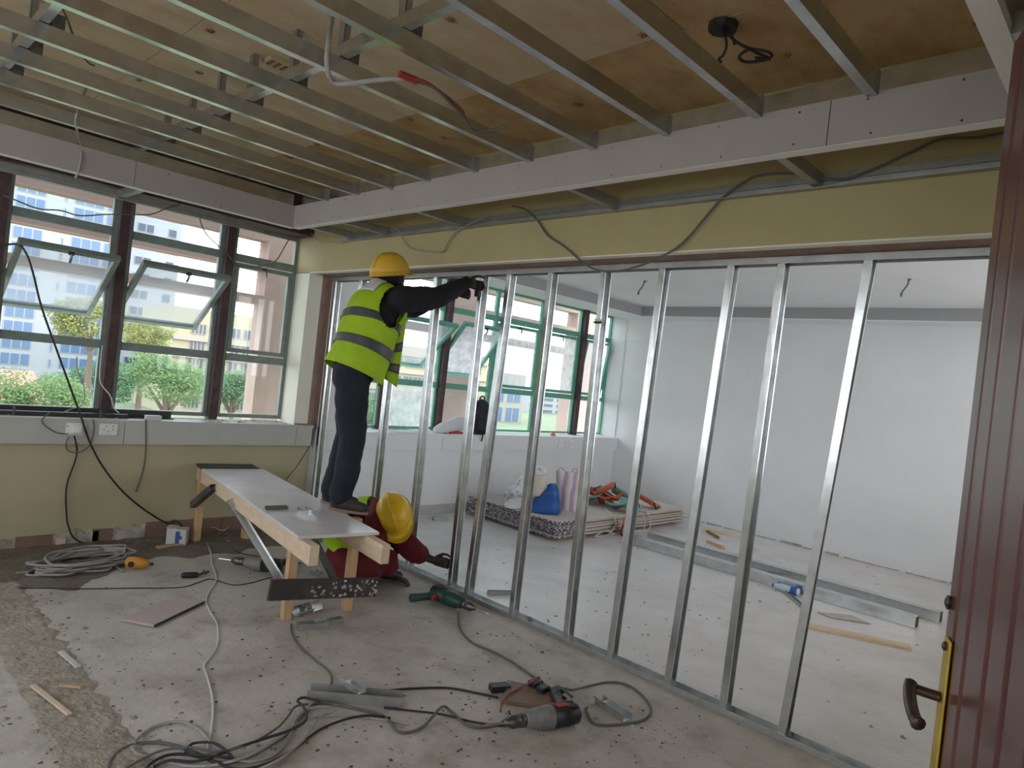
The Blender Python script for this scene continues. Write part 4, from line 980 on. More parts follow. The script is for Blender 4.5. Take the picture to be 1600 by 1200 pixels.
for k, x in enumerate((2.05, 3.1, 4.2)):
    b = MB(); b.box((x, SY0 + .05, .0), (x + .09, SY1 - .02, .021)); one(b, 'bearer_batten', 'timber_dark', ('dark timber bearer under the left end of the board stack', 'dark timber bearer under the middle of the board stack', 'dark timber bearer under the right end of the board stack')[k], 'timber', 'bearers under the board stack')

def lump(name, path, radii, lat, seed, wr=.02, n=28, sub=5, fr=9.0):
    """crumpled soft shape lofted along a path; radii = (across, deep)"""
    b = MB(); pts = spline(path, sub); m_ = len(pts)
    rr = spline([Vector((r_[0], r_[1], 0)) for r_ in radii], sub)
    lat = Vector(lat).normalized()
    for i, p in enumerate(pts):
        t_ = (pts[min(i + 1, m_ - 1)] - pts[max(i - 1, 0)]).normalized(); dp = t_.cross(lat).normalized()
        for j in range(n):
            a = 2 * math.pi * j / n; v = p + lat * math.cos(a) * rr[i].x + dp * math.sin(a) * rr[i].y
            k = noise.noise(v * fr + Vector((seed * 7.1, 0, 0))) + .6 * abs(noise.noise(v * fr * 2.3 + Vector((0, seed * 3.3, 0))))
            b.v.append(v + (v - p).normalized() * k * wr)
    for i in range(m_ - 1):
        for j in range(n):
            b.f.append((i*n+j, i*n+(j+1) % n, (i+1)*n+(j+1) % n, (i+1)*n+j)); b.m.append(0)
    b.f.append(tuple(range(n))); b.m.append(0); b.f.append(tuple((m_-1)*n + j for j in range(n))); b.m.append(0)
    return b
LATV = Vector((_r.x, _r.y, 0)).normalized()
# printed white sack
m = mat('bag_print', (0.74, 0.74, 0.76), (0.66, 0.66, 0.69), scale=5, rough=0.6, c3=(0.03, 0.03, 0.09), c3scale=11, c3amt=0.95)
c = Vector((2.30, -.98, ZK)); 
def at(px, py, q): return D(px, py, (q - CAM).dot(_f))
t = thing('printed_sack', 'crumpled white plastic sack with dark print on the board stack', 'bag', loc=tuple(c))
b = lump('sack', [at(803, 802, c), at(808, 790, c), at(818, 768, c), at(832, 748, c), at(840, 733, c), at(843, 728, c)], [(.10, .10), (.15, .14), (.16, .15), (.125, .12), (.07, .06), (.02, .02)], LATV, 1, .035)
b.v = [(v[0], v[1], max(v[2], ZK + .001)) for v in b.v]
b.build('sack_body', 'bag_print', parent=t, smooth=True)
b = lump('flap', [at(838, 772, c), at(842, 755, c), at(846, 740, c)], [(.05, .05), (.075, .07), (.05, .05)], LATV, 4, .012)
for i, v in enumerate(b.v): b.v[i] = tuple(Vector(v) - _f * .10)
b.build('striped_side', 'bag_stripe_tan', parent=t, smooth=True)
# striped shopping bag
def stripe_mat():
    m = bpy.data.materials.new('bag_stripes'); m.use_nodes = True; N = m.node_tree.nodes; L = m.node_tree.links; bs = N['Principled BSDF']
    tcn = N.new('ShaderNodeTexCoord'); w = N.new('ShaderNodeTexWave'); w.inputs['Scale'].default_value = 3.1; w.inputs['Distortion'].default_value = 2.2; w.inputs['Detail Scale'].default_value = 1.2
    w.bands_direction = 'X'; w.wave_profile = 'SAW'
    r_ = N.new('ShaderNodeValToRGB'); r_.color_ramp.interpolation = 'CONSTANT'
    cols = [(0, (.66, .62, .62)), (.2, (.60, .26, .34)), (.34, (.26, .38, .55)), (.55, (.60, .26, .34)), (.64, (.62, .54, .45)), (.86, (.66, .62, .62))]
    e = r_.color_ramp.elements; e[0].position = 0; e[0].color = (*cols[0][1], 1); e[1].position = cols[1][0]; e[1].color = (*cols[1][1], 1)
    for p_, c_ in cols[2:]:
        q = e.new(p_); q.color = (*c_, 1)
    mp = N.new('ShaderNodeMapping'); mp.inputs['Rotation'].default_value = (0, 0, math.radians(45))
    L.new(tcn.outputs['Object'], mp.inputs[0]); L.new(mp.outputs[0], w.inputs[0]); L.new(w.outputs['Fac'], r_.inputs[0]); L.new(r_.outputs[0], bs.inputs['Base Color'])
    bs.inputs['Roughness'].default_value = .6; MATS['bag_stripes'] = m
stripe_mat()
c = Vector((2.62, -1.02, ZK))
t = thing('striped_bag', 'upright woven shopping bag with pink and blue stripes on the stack', 'bag', loc=tuple(c))
b = lump('bag', [at(888, 801, c), at(888, 795, c), at(887, 770, c), at(887, 748, c), at(887, 737, c)], [(.10, .09), (.125, .11), (.13, .10), (.125, .06), (.125, .02)], LATV, 2, .012)
b.build('bag_body', 'bag_stripes', parent=t, smooth=True)
for px in (876, 898):
    b = MB(); b.tube(spline([at(px - 4, 738, c), at(px - 3, 733, c), at(px + 3, 732, c), at(px + 5, 739, c)], 5), .006, n=5); b.build('handle', 'bag_stripe_pink', parent=t)
# blue bag
c = Vector((2.36, -1.20, ZK))
t = thing('blue_bag', 'crumpled bright blue plastic bag between the sack and striped bag', 'bag', loc=tuple(c))
b = lump('bag', [at(853, 806, c), at(852, 797, c), at(855, 782, c), at(862, 768, c), at(866, 756, c)], [(.14, .12), (.155, .13), (.125, .11), (.07, .06), (.02, .02)], LATV, 3, .04, fr=12)
b.v = [(v[0], v[1], max(v[2], ZK + .001)) for v in b.v]
b.build('bag_body', 'bag_blue', parent=t, smooth=True)
# foam pads heaped on the stack
def pad(c, yaw, pitch, roll, w, l, m, label, group):
    M_ = Matrix.Translation(c) @ Matrix.Rotation(yaw, 4, 'Z') @ Matrix.Rotation(pitch, 4, 'Y') @ Matrix.Rotation(roll, 4, 'X')
    t = thing('foam_pad', label, 'foam pad', group, loc=tuple(c))
    b = MB(); n = 9; th = .016
    for lay in (0, th):
        for i in range(n):
            a = -0.62 + 1.24 * i / (n - 1); x = math.sin(a) * l * .8; zz = (1 - math.cos(a)) * l * .8 + lay
            for yy in (-w / 2, -w / 4, w / 4, w / 2):
                b.v.append(tuple(M_ @ Vector((x, yy * (1 - .15 * abs(a)), zz))))
    q = n * 4
    for i in range(n - 1):
        for j in range(3):
            a = i * 4 + j
            b.f.append((a, a + 1, a + 5, a + 4)); b.m.append(0); b.f.append((q + a, q + a + 4, q + a + 5, q + a + 1)); b.m.append(0)
        for j in (0, 3):
            a = i * 4 + j; b.f.append((a, a + 4, q + a + 4, q + a)); b.m.append(0)
    for i in (0, n - 1):
        for j in range(3):
            a = i * 4 + j; b.f.append((a, q + a, q + a + 1, a + 1)); b.m.append(0)
    b.build('shell', m, parent=t, smooth=True)
    b = MB(); b.tube([M_ @ Vector((-l * .4, -w * .52, .04)), M_ @ Vector((0, -w * .56, -.01)), M_ @ Vector((l * .4, -w * .52, .04))], .008, n=5); b.build('strap', 'black_plastic', parent=t)
pads = [(917, 770, .30, 'o', .3, .5, .2), (936, 772, .31, 't', 1.2, .2, .6), (950, 777, .33, 'o', 2.1, -.4, .3), (945, 768, .40, 'o', .8, .3, -.5), (922, 786, .24, 't', 2.6, .1, .4),
        (938, 790, .22, 'o', 1.7, -.2, .5), (968, 776, .33, 't', .4, .5, .4), (962, 796, .25, 't', 2.2, .1, .3), (985, 797, .26, 't', 1.0, -.3, .2), (1010, 793, .23, 'o', .2, .3, .3), (958, 783, .28, 'o', 1.4, .4, -.3)]
PL = ['orange foam pad at the left end of the heap, beside the striped bag', 'teal foam pad at the top left of the pad heap', 'large orange foam pad in the middle of the pad heap', 'highest orange foam pad on top of the heap',
      'teal foam pad low at the left front of the heap', 'orange foam pad at the front edge of the heap, left of the stud', 'teal foam pad at the top right of the heap', 'teal foam pad in the middle of the heap front',
      'teal foam pad at the right front of the heap', 'orange foam pad at the far right end of the heap', 'orange foam pad wedged between teal pads in mid heap']
for i, (px, py, zz, k, yw, pi_, ro) in enumerate(pads):
    c = P(px, py, 2, zz - .03); c.z = max(c.z, ZK + .055)
    pad(c, yw, pi_, ro, .24, .27, 'pad_orange' if k == 'o' else 'pad_teal',
        PL[i], 'foam pads heaped on the board stack')
c = P(972, 826, 1, SY0 - .09); pad(c, .1, math.radians(58), 1.2, .14, .26, 'pad_orange', 'orange foam pad hanging down the front of the board stack', 'hanging foam pad')
rg = random.Random(6)
for i, l in enumerate([[(945,795,.20),(958,806,.19),(962,820,.12),(950,835,.02),(935,842,.01)], [(980,800,.22),(990,812,.2),(985,830,.1),(975,845,.01),(950,848,.01)], [(1000,800,.2),(1008,812,.18),(1005,832,.06),(1000,848,.01)], [(1012,800,.2),(1016,815,.15),(1012,835,.05),(990,850,.01),(960,852,.01)], [(940,845,.01),(930,838,.03),(945,830,.06),(965,836,.03),(985,842,.01)]]):
    pts = []
    for (px, py, zz) in l:
        q = P(px, py, 1, SY0 - .05); q.z = max(q.z, .008); pts.append(q)
    b = MB(); b.tube(spline(pts, 6), .0055, n=5); one(b, 'loose_string', 'string_pale', ('leftmost pale string trailing off the board stack', 'pale string behind the hanging orange pad', 'pale string right of the hanging orange pad', 'rightmost pale string, curling along the floor', 'pale string lying on the floor below the hanging pad')[i], 'string', 'strings on the board stack', smooth=True)

# hollow steel sections on the floor
def section(label, x, y0, y1, w, h, dxx=0.0):
    t = thing('steel_section', label, 'steel section', 'long steel sections on the far floor', loc=(x, (y0 + y1) / 2, 0))
    a = Vector((x + dxx, y0, .002 + h / 2)); e = Vector((x, y1, .002 + h / 2))
    b = MB(); b.prism(a, e, [(-w/2, -h/2), (w/2, -h/2), (w/2, h/2), (-w/2, h/2)]); b.f = b.f[:-1]; b.m = b.m[:-1]
    b.build('tube_wall', 'galv', parent=t)
    b = MB(); b.prism(e + Vector((0, .03, 0)), e + Vector((0, .0305, 0)), [(-w/2 + .006, -h/2 + .006), (w/2 - .006, -h/2 + .006), (w/2 - .006, h/2 - .006), (-w/2 + .006, h/2 - .006)])
    b.build('mouth_shade', 'black_metal', parent=t)  # black plate paints the shade inside the open end
    for q in (-1, 1):
        b = MB(); b.prism(e, e + Vector((0, .04, 0)), [(q * w/2 - q * .001, -h/2), (q * w/2 - q * .006, -h/2), (q * w/2 - q * .006, h/2), (q * w/2 - q * .001, h/2)]); b.build('lip', 'galv_dull', parent=t)
e1 = FL(1433, 980); e2 = FL(1464, 972)
section('nearer of the two long hollow steel sections on the far floor', e1.x - .02, -1.72, e1.y + .0, .10, .085)
section('farther long hollow steel section beside the white wall', e2.x + .02, -1.75, e2.y - .02, .10, .085)
b = MB(); channel(b, FL(1185, 862 + 24, .012), FL(1255, 948, .012), .03, .02); one(b, 'thin_channel', 'galv_dull', 'thin metal strip on the floor in front of the steel sections', 'steel strip')
# plastic bottle
c = FL(1228, 926); dv = (FL(1245, 931) - FL(1208, 920)); M_ = Matrix.Translation((c.x, c.y, .034)) @ Matrix.Rotation(math.atan2(dv.y, dv.x), 4, 'Z') @ Matrix.Rotation(math.radians(-90), 4, 'Y')
t = thing('water_bottle', 'plastic water bottle lying on the floor by the nearer steel section', 'bottle', loc=(c.x, c.y, 0))
b = MB(); b.lathe([(.026, -.11), (.032, -.10), (.031, -.05), (.032, .03), (.030, .06), (.016, .095), (.013, .105)], M=M_, n=14); b.build('bottle_body', 'bottle', parent=t, smooth=True)
b = MB(); b.lathe([(.0325, -.095), (.033, -.09), (.033, -.045), (.0325, -.04)], M=M_, n=14); b.build('wrapper', 'bottle_label', parent=t, smooth=True)
b = MB(); b.lathe([(.0145, .105), (.0145, .122)], M=M_, n=12); b.build('cap', 'bottle_label', parent=t)

# things on the far sill
ZFS = .879
c = P(748, 665, 2, ZFS); c = Vector((c.x, .02, ZFS)); c.x = P(748, 665, 1, .04).x
t = thing('backpack', 'black backpack standing on the far window sill', 'backpack', loc=tuple(c))
def au(dx, dz, dy=0): return Vector((c.x + dx, c.y + dy, ZFS + dz))
b = lump('pack', [au(0, .004), au(0, .03), au(0, .15), au(-.005, .28), au(-.01, .36), au(-.01, .40)], [(.14, .08), (.155, .10), (.145, .10), (.125, .09), (.09, .06), (.03, .02)], Vector((1, 0, 0)), 8, .012); b.v = [(v[0], v[1], max(v[2], ZFS + .002)) for v in b.v]
b.build('pack_body', 'backpack', parent=t, smooth=True)
b = lump('pocket', [au(-.01, .03, -.09), au(-.01, .08, -.10), au(-.01, .17, -.095), au(-.01, .19, -.09)], [(.08, .02), (.11, .04), (.10, .035), (.06, .01)], Vector((1, 0, 0)), 9, .006); b.build('front_pocket', 'backpack', parent=t, smooth=True)
b = MB(); b.tube(spline([au(-.05, .38), au(-.03, .43), au(.02, .43), au(.03, .38)], 5), .008, n=6); b.build('top_handle', 'backpack', parent=t, smooth=True)
b = MB(); b.tube(spline([au(.14, .25, -.06), au(.16, .12, -.08), au(.17, .02, -.075), au(.20, .006, -.06)], 5), .010, n=6); b.tube(spline([au(-.06, .03, -.11), au(-.04, -.01, -.105), au(-.035, -.07, -.09)], 5), .009, n=6); b.build('strap', 'backpack', parent=t, smooth=True)
c2 = P(705, 660, 1, .02)
t = thing('plastic_bag', 'white and red plastic bag lying beside the black backpack', 'bag', loc=(c2.x, .02, ZFS))
def av(dx, dz, dy=0): return Vector((c2.x + dx, .02 + dy, ZFS + dz))
b = lump('bag', [av(-.22, .03), av(-.15, .05), av(-.02, .07), av(.12, .11), av(.2, .16)], [(.03, .03), (.06, .05), (.07, .06), (.07, .07), (.03, .03)], Vector((0, 1, 0)), 11, .02, fr=14); b.v = [(v[0], v[1], max(v[2], ZFS + .002)) for v in b.v]; b.build('bag_body', 'bag_white', parent=t, smooth=True)
b = lump('red', [av(-.06, .012, -.055), av(.05, .02, -.055), av(.16, .012, -.05)], [(.012, .01), (.02, .018), (.01, .01)], Vector((0, 1, 0)), 12, .006, fr=14); b.build('red_print', 'drill_red', parent=t, smooth=True)
b = MB(); q = P(865, 672, 1, .05); b.lathe([(.03, 0), (.036, .012), (.02, .03), (.022, .05), (.008, .06)], M=Matrix.Translation((q.x, .05, ZFS)), n=9); one(b, 'red_crumb', 'roof_red', 'small reddish lump on the far sill left of the slim post', 'debris')
b = MB(); q0 = P(628, 676, 1, .0); b.box((q0.x - .12, -.035, ZFS), (q0.x + .28, .07, ZFS + .004)); one(b, 'paper_sheet', 'carton_white', 'flat white sheet on the far sill left of the plastic bag', 'paper')
# wires out of the far ceiling
for k, (px, py, lab) in enumerate(((1003, 448, 'short wire tail hanging from the far ceiling, left one'), (1416, 445, 'short wire tail hanging from the far ceiling, right one'))):
    c = P(px + 4, py - 10, 2, ZT); b = MB(); dp = (c - CAM).dot(_f)
    top = c
    b.tube(spline([top, top + Vector((-.01, 0, -.05)), top + Vector((-.03, .02, -.10)), top + Vector((-.045, .03, -.13)), top + Vector((-.035, .03, -.15)), top + Vector((-.03, .03, -.125))], 6), .007, n=6)
    b.tube([top + Vector((.0, 0, -.02)), top + Vector((.03, -.01, .0))], .006, n=5)
    one(b, 'ceiling_wire', 'cable_darkgrey', lab, 'wire', smooth=True)

# ================================================================== DOOR (right foreground)
hz = Vector((-2.62, -5.735, 0)); sp = P(1481, 1092, 2, 1.05); sp.z = 0
dl = (sp - hz).normalized(); nrm = Vector((-dl.y, dl.x, 0))               # face seen by the camera
DL = (sp - hz).length + .055; TH_ = .042
door = struct(empty('door_1', tuple(hz)), 'open dark red wooden door at the right edge')
def dp_(s_, n_, z): return hz + dl * s_ + nrm * n_ + Vector((0, 0, z))
def dbox(b, s0, s1, n0, n1, z0, z1, m=None):
    vs = [dp_(s0, n0, z0), dp_(s1, n0, z0), dp_(s1, n1, z0), dp_(s0, n1, z0), dp_(s0, n0, z1), dp_(s1, n0, z1), dp_(s1, n1, z1), dp_(s0, n1, z1)]
    b.add(vs, ((0,3,2,1),(4,5,6,7),(0,1,5,4),(1,2,6,5),(2,3,7,6),(3,0,4,7)), m)
ZD = 2.30
b = MB(); dbox(b, 0.0, DL, -TH_, -.008, .012, ZD); b.build('leaf', 'door_wood', parent=door, bevel=.003)
wb = [0.10, .115, .14, .105, .12, .10, .10]
s_ = DL
k = 0
while s_ > .02:
    w_ = [.075, .085, .12, .10, .11, .13, .10, .12][k % 8]; s0 = max(0.004, s_ - w_)
    b = MB(); dbox(b, s0 + .006, s_ - .006, -.008, .006, .02, ZD - .008); b.build('moulded_board', 'door_wood', parent=door, bevel=.007); s_ = s0; k += 1
sl_ = DL - .055
b = MB(); dbox(b, sl_ - .022, sl_ + .022, .007, .012, .87, 1.16); pl = b.build('back_plate', 'brass', parent=door, bevel=.002)
b = MB(); c = dp_(sl_, .012, 1.145); b.lathe([(.008, 0), (.009, .004), (.004, .007)], M=Matrix.Translation(c) @ nrm.to_track_quat('Z', 'Y').to_matrix().to_4x4(), n=8); b.build('screw', 'handle_metal', parent=pl)
b = MB(); b.tube(spline([dp_(sl_, .012, 1.05), dp_(sl_, .035, 1.052), dp_(sl_, .058, 1.055)], 4), .0095, n=10)
b.tube(spline([dp_(sl_ + .004, .060, 1.066), dp_(sl_ - .01, .064, 1.056), dp_(sl_ - .05, .068, 1.046), dp_(sl_ - .095, .068, 1.038), dp_(sl_ - .118, .064, 1.034)], 5), [.008] + [.011] * 18 + [.013, .011], n=10)
b.build('lever_handle', 'handle_metal', parent=door, smooth=True)
b = MB(); dbox(b, DL, DL + .002, -.032, -.012, .96, 1.14); b.build('lock_face', 'brass', parent=door)
b = MB(); dbox(b, DL - .01, DL + .010, -.028, -.016, 1.04, 1.06); b.build('latch', 'handle_metal', parent=door)
b = MB(); c = P(1497, 930, 1, sp.y); cz = c.z; c = dp_(sl_ + .03, .008, 1.22); b.lathe([(.012, -.002), (.014, .004), (.006, .008)], M=Matrix.Translation(c) @ nrm.to_track_quat('Z', 'Y').to_matrix().to_4x4(), n=10); b.build('keyhole_cover', 'handle_metal', parent=door)
# ================================================================== PEOPLE
def seg_cap(b, p0, p1, r0, r1, lat=None, flat0=1.0, flat1=1.0, n=14):
    """closed tapered capsule; lat = sideways axis, flat = depth radius / side radius"""
    p0 = Vector(p0); p1 = Vector(p1); d = p1 - p0; L = d.length
    if L < 1e-6: d = Vector((0, 0, 1e-4)); L = 1e-4
    d = d / L
    if lat is None: lat = d.orthogonal()
    lat = Vector(lat); lat = (lat - d * lat.dot(d)).normalized(); dep = d.cross(lat)
    rings = []
    for k in range(4):
        a = math.pi / 2 * (1 - k / 4); rings.append((-r0 * math.sin(a) * min(1, flat0 + .3), r0 * math.cos(a), flat0))
    rings.append((0, r0, flat0)); rings.append((L, r1, flat1))
    for k in range(1, 5):
        a = math.pi / 2 * k / 4; rings.append((L + r1 * math.sin(a) * min(1, flat1 + .3), r1 * math.cos(a), flat1))
    vs = []
    for (h, r_, fl) in rings:
        r_ = max(r_, 1e-4)
        for j in range(n):
            a = 2 * math.pi * j / n; vs.append(p0 + d * h + lat * math.cos(a) * r_ + dep * math.sin(a) * r_ * fl)
    fs = [(i*n+j, i*n+(j+1) % n, (i+1)*n+(j+1) % n, (i+1)*n+j) for i in range(len(rings) - 1) for j in range(n)]
    fs.append(tuple(range(n - 1, -1, -1))); fs.append(tuple((len(rings)-1)*n + j for j in range(n)))
    b.add(vs, fs)
def chain(b, pts, lat=None):
    """pts: (point, radius[, flat])"""
    for i in range(len(pts) - 1):
        a, c = pts[i], pts[i + 1]
        seg_cap(b, a[0], c[0], a[1], c[1], lat, a[2] if len(a) > 2 else 1, c[2] if len(c) > 2 else 1)
def soften(b, name, material, parent, voxel=.011, smooth=4, wr=0.0, wscale=.08, seed=0):
    """joins the overlapping volumes into one continuous skin"""
    me = bpy.data.meshes.new(name + '_raw'); me.from_pydata(b.v, [], b.f); me.update()
    o = bpy.data.objects.new(name + '_raw', me); COL.objects.link(o)
    bm = bmesh.new(); bm.from_mesh(me); bmesh.ops.recalc_face_normals(bm, faces=bm.faces); bm.to_mesh(me); bm.free()
    r_ = o.modifiers.new('r', 'REMESH'); r_.mode = 'VOXEL'; r_.voxel_size = voxel; r_.use_smooth_shade = True
    s_ = o.modifiers.new('s', 'SMOOTH'); s_.factor = .5; s_.iterations = smooth
    dg = bpy.context.evaluated_depsgraph_get()
    ev = o.evaluated_get(dg); nm = bpy.data.meshes.new_from_object(ev); nm.name = name
    bpy.data.objects.remove(o); bpy.data.meshes.remove(me)
    if wr > 0:
        off = Vector((seed * 3.7, seed * 1.3, 0))
        nor = [v.normal.copy() for v in nm.vertices]
        for v, n_ in zip(nm.vertices, nor):
            q = v.co / wscale + off; q.z += .5 * q.x
            k = noise.noise(Vector((q.x * .6, q.y * .6, q.z * 1.6))) * .7 + (1 - abs(noise.noise(q * 1.7))) * .6 - .4
            v.co += n_ * k * wr
    nm.materials.clear(); nm.materials.append(MATS[material])
    for p in nm.polygons: p.use_smooth = True
    r2 = bpy.data.objects.new(name, nm); COL.objects.link(r2)
    if parent is not None: adopt(r2, parent)
    return r2
def hand(b, wrist, palm_dir, across, curl_dir, grip, L=.19, thumb_side=1, spread=.0):
    """palm from the wrist along palm_dir; fingers bend towards curl_dir; grip 0 open .. 1 closed"""
    p = Vector(palm_dir).normalized(); c = Vector(curl_dir); c = (c - p * c.dot(p)).normalized(); a = Vector(across); a = (a - p * a.dot(p) - c * a.dot(c)).normalized()
    w = Vector(wrist)
    seg_cap(b, w, w + p * .05, .026, .036, a, .8, .45); seg_cap(b, w + p * .03, w + p * .085, .036, .040, a, .45, .38)
    for i, (of, ln) in enumerate(((-.030, .070), (-.010, .080), (.011, .075), (.030, .060))):
        q0 = w + p * (.088 - .004 * abs(i - 1.5)) + a * of; ang = 0.0; prev = q0; rr = .0098
        for k, (fr_, bend) in enumerate(((.44, .55), (.31, .95), (.25, .75))):
            ang += bend * (.25 + grip * 1.0)
            d_ = p * math.cos(ang) + c * math.sin(ang); nx_ = prev + d_ * ln * fr_ * 1.05
            seg_cap(b, prev, nx_, rr, rr * .9, n=9); prev = nx_; rr *= .9
    t0 = w + p * .028 - a * .030 * thumb_side
    t1 = t0 + p * .028 - a * .026 * thumb_side + c * .012; t2 = t1 + p * .026 - a * .006 * thumb_side + c * (.012 + .018 * grip); t3 = t2 + p * .014 + c * (.012 + .018 * grip) + a * .008 * thumb_side
    seg_cap(b, t0, t1, .015, .0125, n=9); seg_cap(b, t1, t2, .0115, .0105, n=9); seg_cap(b, t2, t3, .0105, .009, n=9)
def head_shape(b, c, up, fwd, s=1.0):
    up = Vector(up).normalized(); fwd = Vector(fwd); fwd = (fwd - up * fwd.dot(up)).normalized(); lt = fwd.cross(up)
    seg_cap(b, c + up * .035 * s - fwd * .022 * s, c + up * .035 * s + fwd * .025 * s, .088 * s, .083 * s, lt, 1.05, 1.05)
    seg_cap(b, c + fwd * .03 * s, c - up * .075 * s + fwd * .058 * s, .066 * s, .040 * s, lt, .95, .85)         # face to chin
    seg_cap(b, c - up * .055 * s + fwd * .02 * s, c - up * .062 * s + fwd * .075 * s, .052 * s, .028 * s, lt, .7, .6)   # jaw
    seg_cap(b, c + up * .020 * s + fwd * .098 * s, c - up * .020 * s + fwd * .118 * s, .010 * s, .016 * s, lt, 1, 1)    # nose
    for q in (-1, 1): seg_cap(b, c - up * .020 * s + fwd * .105 * s, c - up * .022 * s + fwd * .104 * s + lt * .013 * q * s, .009 * s, .008 * s)
    seg_cap(b, c - up * .050 * s + fwd * .098 * s - lt * .018 * s, c - up * .050 * s + fwd * .098 * s + lt * .018 * s, .011 * s, .011 * s)  # lips
    seg_cap(b, c + up * .035 * s + fwd * .098 * s - lt * .035 * s, c + up * .035 * s + fwd * .098 * s + lt * .035 * s, .013 * s, .013 * s)  # brow
    for q in (-1, 1): seg_cap(b, c + up * .02 * s + lt * .086 * q * s - fwd * .005 * s, c - up * .025 * s + lt * .083 * q * s, .018 * s, .012 * s, fwd, .45, .45)   # ears
    return up, fwd, lt
def face_bits(parent, c, up, fwd, lt, s=1.0):
    for q in (-1, 1):
        b = MB(); seg_cap(b, c + up * .008 * s + fwd * .090 * s + lt * .032 * q * s, c + up * .008 * s + fwd * .0905 * s + lt * .032 * q * s, .012 * s, .012 * s); e = b.build('eye', 'eye_white', parent=parent, smooth=True)
        b = MB(); seg_cap(b, c + up * .008 * s + fwd * .099 * s + lt * .032 * q * s, c + up * .008 * s + fwd * .0992 * s + lt * .032 * q * s, .006 * s, .006 * s); b.build('iris', 'hair_black', parent=parent, smooth=True)
def hard_hat(parent, c, up, fwd, m, s=1.0):
    up = Vector(up).normalized(); fwd = Vector(fwd); fwd = (fwd - up * fwd.dot(up)).normalized(); lt = fwd.cross(up)
    b = MB(); n, k = 40, 12
    for i in range(k + 1):
        e = (math.pi / 2) * i / k; ce = math.cos(e) ** .75; se = math.sin(e)
        for j in range(n):
            a = 2 * math.pi * j / n
            rx = .150 * s; ry = .118 * s
            ridge = .006 * s * max(0, 1 - abs(math.sin(a)) * 7) * math.cos(e) ** .3 if math.cos(a) != 0 else 0
            b.v.append(tuple(c + fwd * math.cos(a) * rx * ce + lt * math.sin(a) * ry * ce + up * (.128 * s * se + ridge * se)))
    for i in range(k):
        for j in range(n):
            b.f.append((i*n+j, i*n+(j+1) % n, (i+1)*n+(j+1) % n, (i+1)*n+j)); b.m.append(0)
    h = b.build('hard_hat', m, parent=parent, smooth=True, solid=.004)
    # rim with a peak in front
    b = MB()
    for i, (ex, dz) in enumerate(((.0, .006), (.0, -.012), (1.0, -.020), (1.0, -.016))):
        for j in range(n):
            a = 2 * math.pi * j / n; pk_ = max(0, math.cos(a)) ** 2.2
            grow = ex * (.010 + .052 * pk_) * s; dr = -ex * .014 * pk_ * s
            b.v.append(tuple(c + fwd * math.cos(a) * (.152 * s + grow) + lt * math.sin(a) * (.120 * s + grow * .85) + up * ((dz) * s + dr)))
    for i in range(3):
        for j in range(n):
            b.f.append((i*n+j, i*n+(j+1) % n, (i+1)*n+(j+1) % n, (i+1)*n+j)); b.m.append(0)
    b.build('peak', m, parent=h, smooth=True, solid=.003)
    b = MB(); pts = [c + fwd * math.cos(a) * .151 * s * math.cos(0) if False else c + fwd * (.150 * s * math.cos(e) ** .75 * (1 if e2 < math.pi / 2 else -1)) + up * (.128 * s * math.sin(e) + .004) for e2 in [math.pi * q / 20 for q in range(2, 19)] for e in [e2 if e2 <= math.pi / 2 else math.pi - e2]]
    b.tube(pts, .009 * s, n=6); b.build('ridge', m, parent=h, smooth=True)
def vest_grid(parent, name, m, axis_pts, radii, lat, fwd, s0, s1, t0, t1, off=0.0, ns=26, nt=64, cut=None, seed=0, wr=.008):
    ax_ = spline(axis_pts, 6); rr = spline([Vector((r_[0], r_[1], 0)) for r_ in radii], 6); M_ = len(ax_) - 1
    def pt(s_, th):
        x = s_ * M_; i = min(int(x), M_ - 1); f_ = x - i
        p = ax_[i].lerp(ax_[i + 1], f_); r_ = rr[i].lerp(rr[i + 1], f_)
        t_ = (ax_[min(i + 2, M_)] - ax_[max(i - 1, 0)]).normalized(); l_ = (lat - t_ * lat.dot(t_)).normalized(); d_ = t_.cross(l_)
        if d_.dot(fwd) < 0: d_ = -d_
        v = p + l_ * math.sin(th) * (r_.x + off) + d_ * math.cos(th) * (r_.y + off)
        k = noise.noise(v * 7 + Vector((seed, 0, 0))) * wr + noise.noise(v * 16 + Vector((0, seed, 0))) * wr * .4
        return v + (v - p).normalized() * k
    b = MB(); keep = []
    for i in range(ns + 1):
        for j in range(nt + 1):
            s_ = s0 + (s1 - s0) * i / ns; th = t0 + (t1 - t0) * j / nt
            b.v.append(tuple(pt(s_, th))); keep.append(cut is None or not cut(s_, th))
    for i in range(ns):
        for j in range(nt):
            a = i * (nt + 1) + j; q = (a, a + 1, a + nt + 2, a + nt + 1)
            if all(keep[x] for x in q): b.f.append(q); b.m.append(0)
    used = sorted({x for q in b.f for x in q}); mp = {o_: n_ for n_, o_ in enumerate(used)}
    b.v = [b.v[o_] for o_ in used]; b.f = [tuple(mp[x] for x in q) for q in b.f]
    return b.build(name, m, parent=parent, smooth=True, solid=.005)

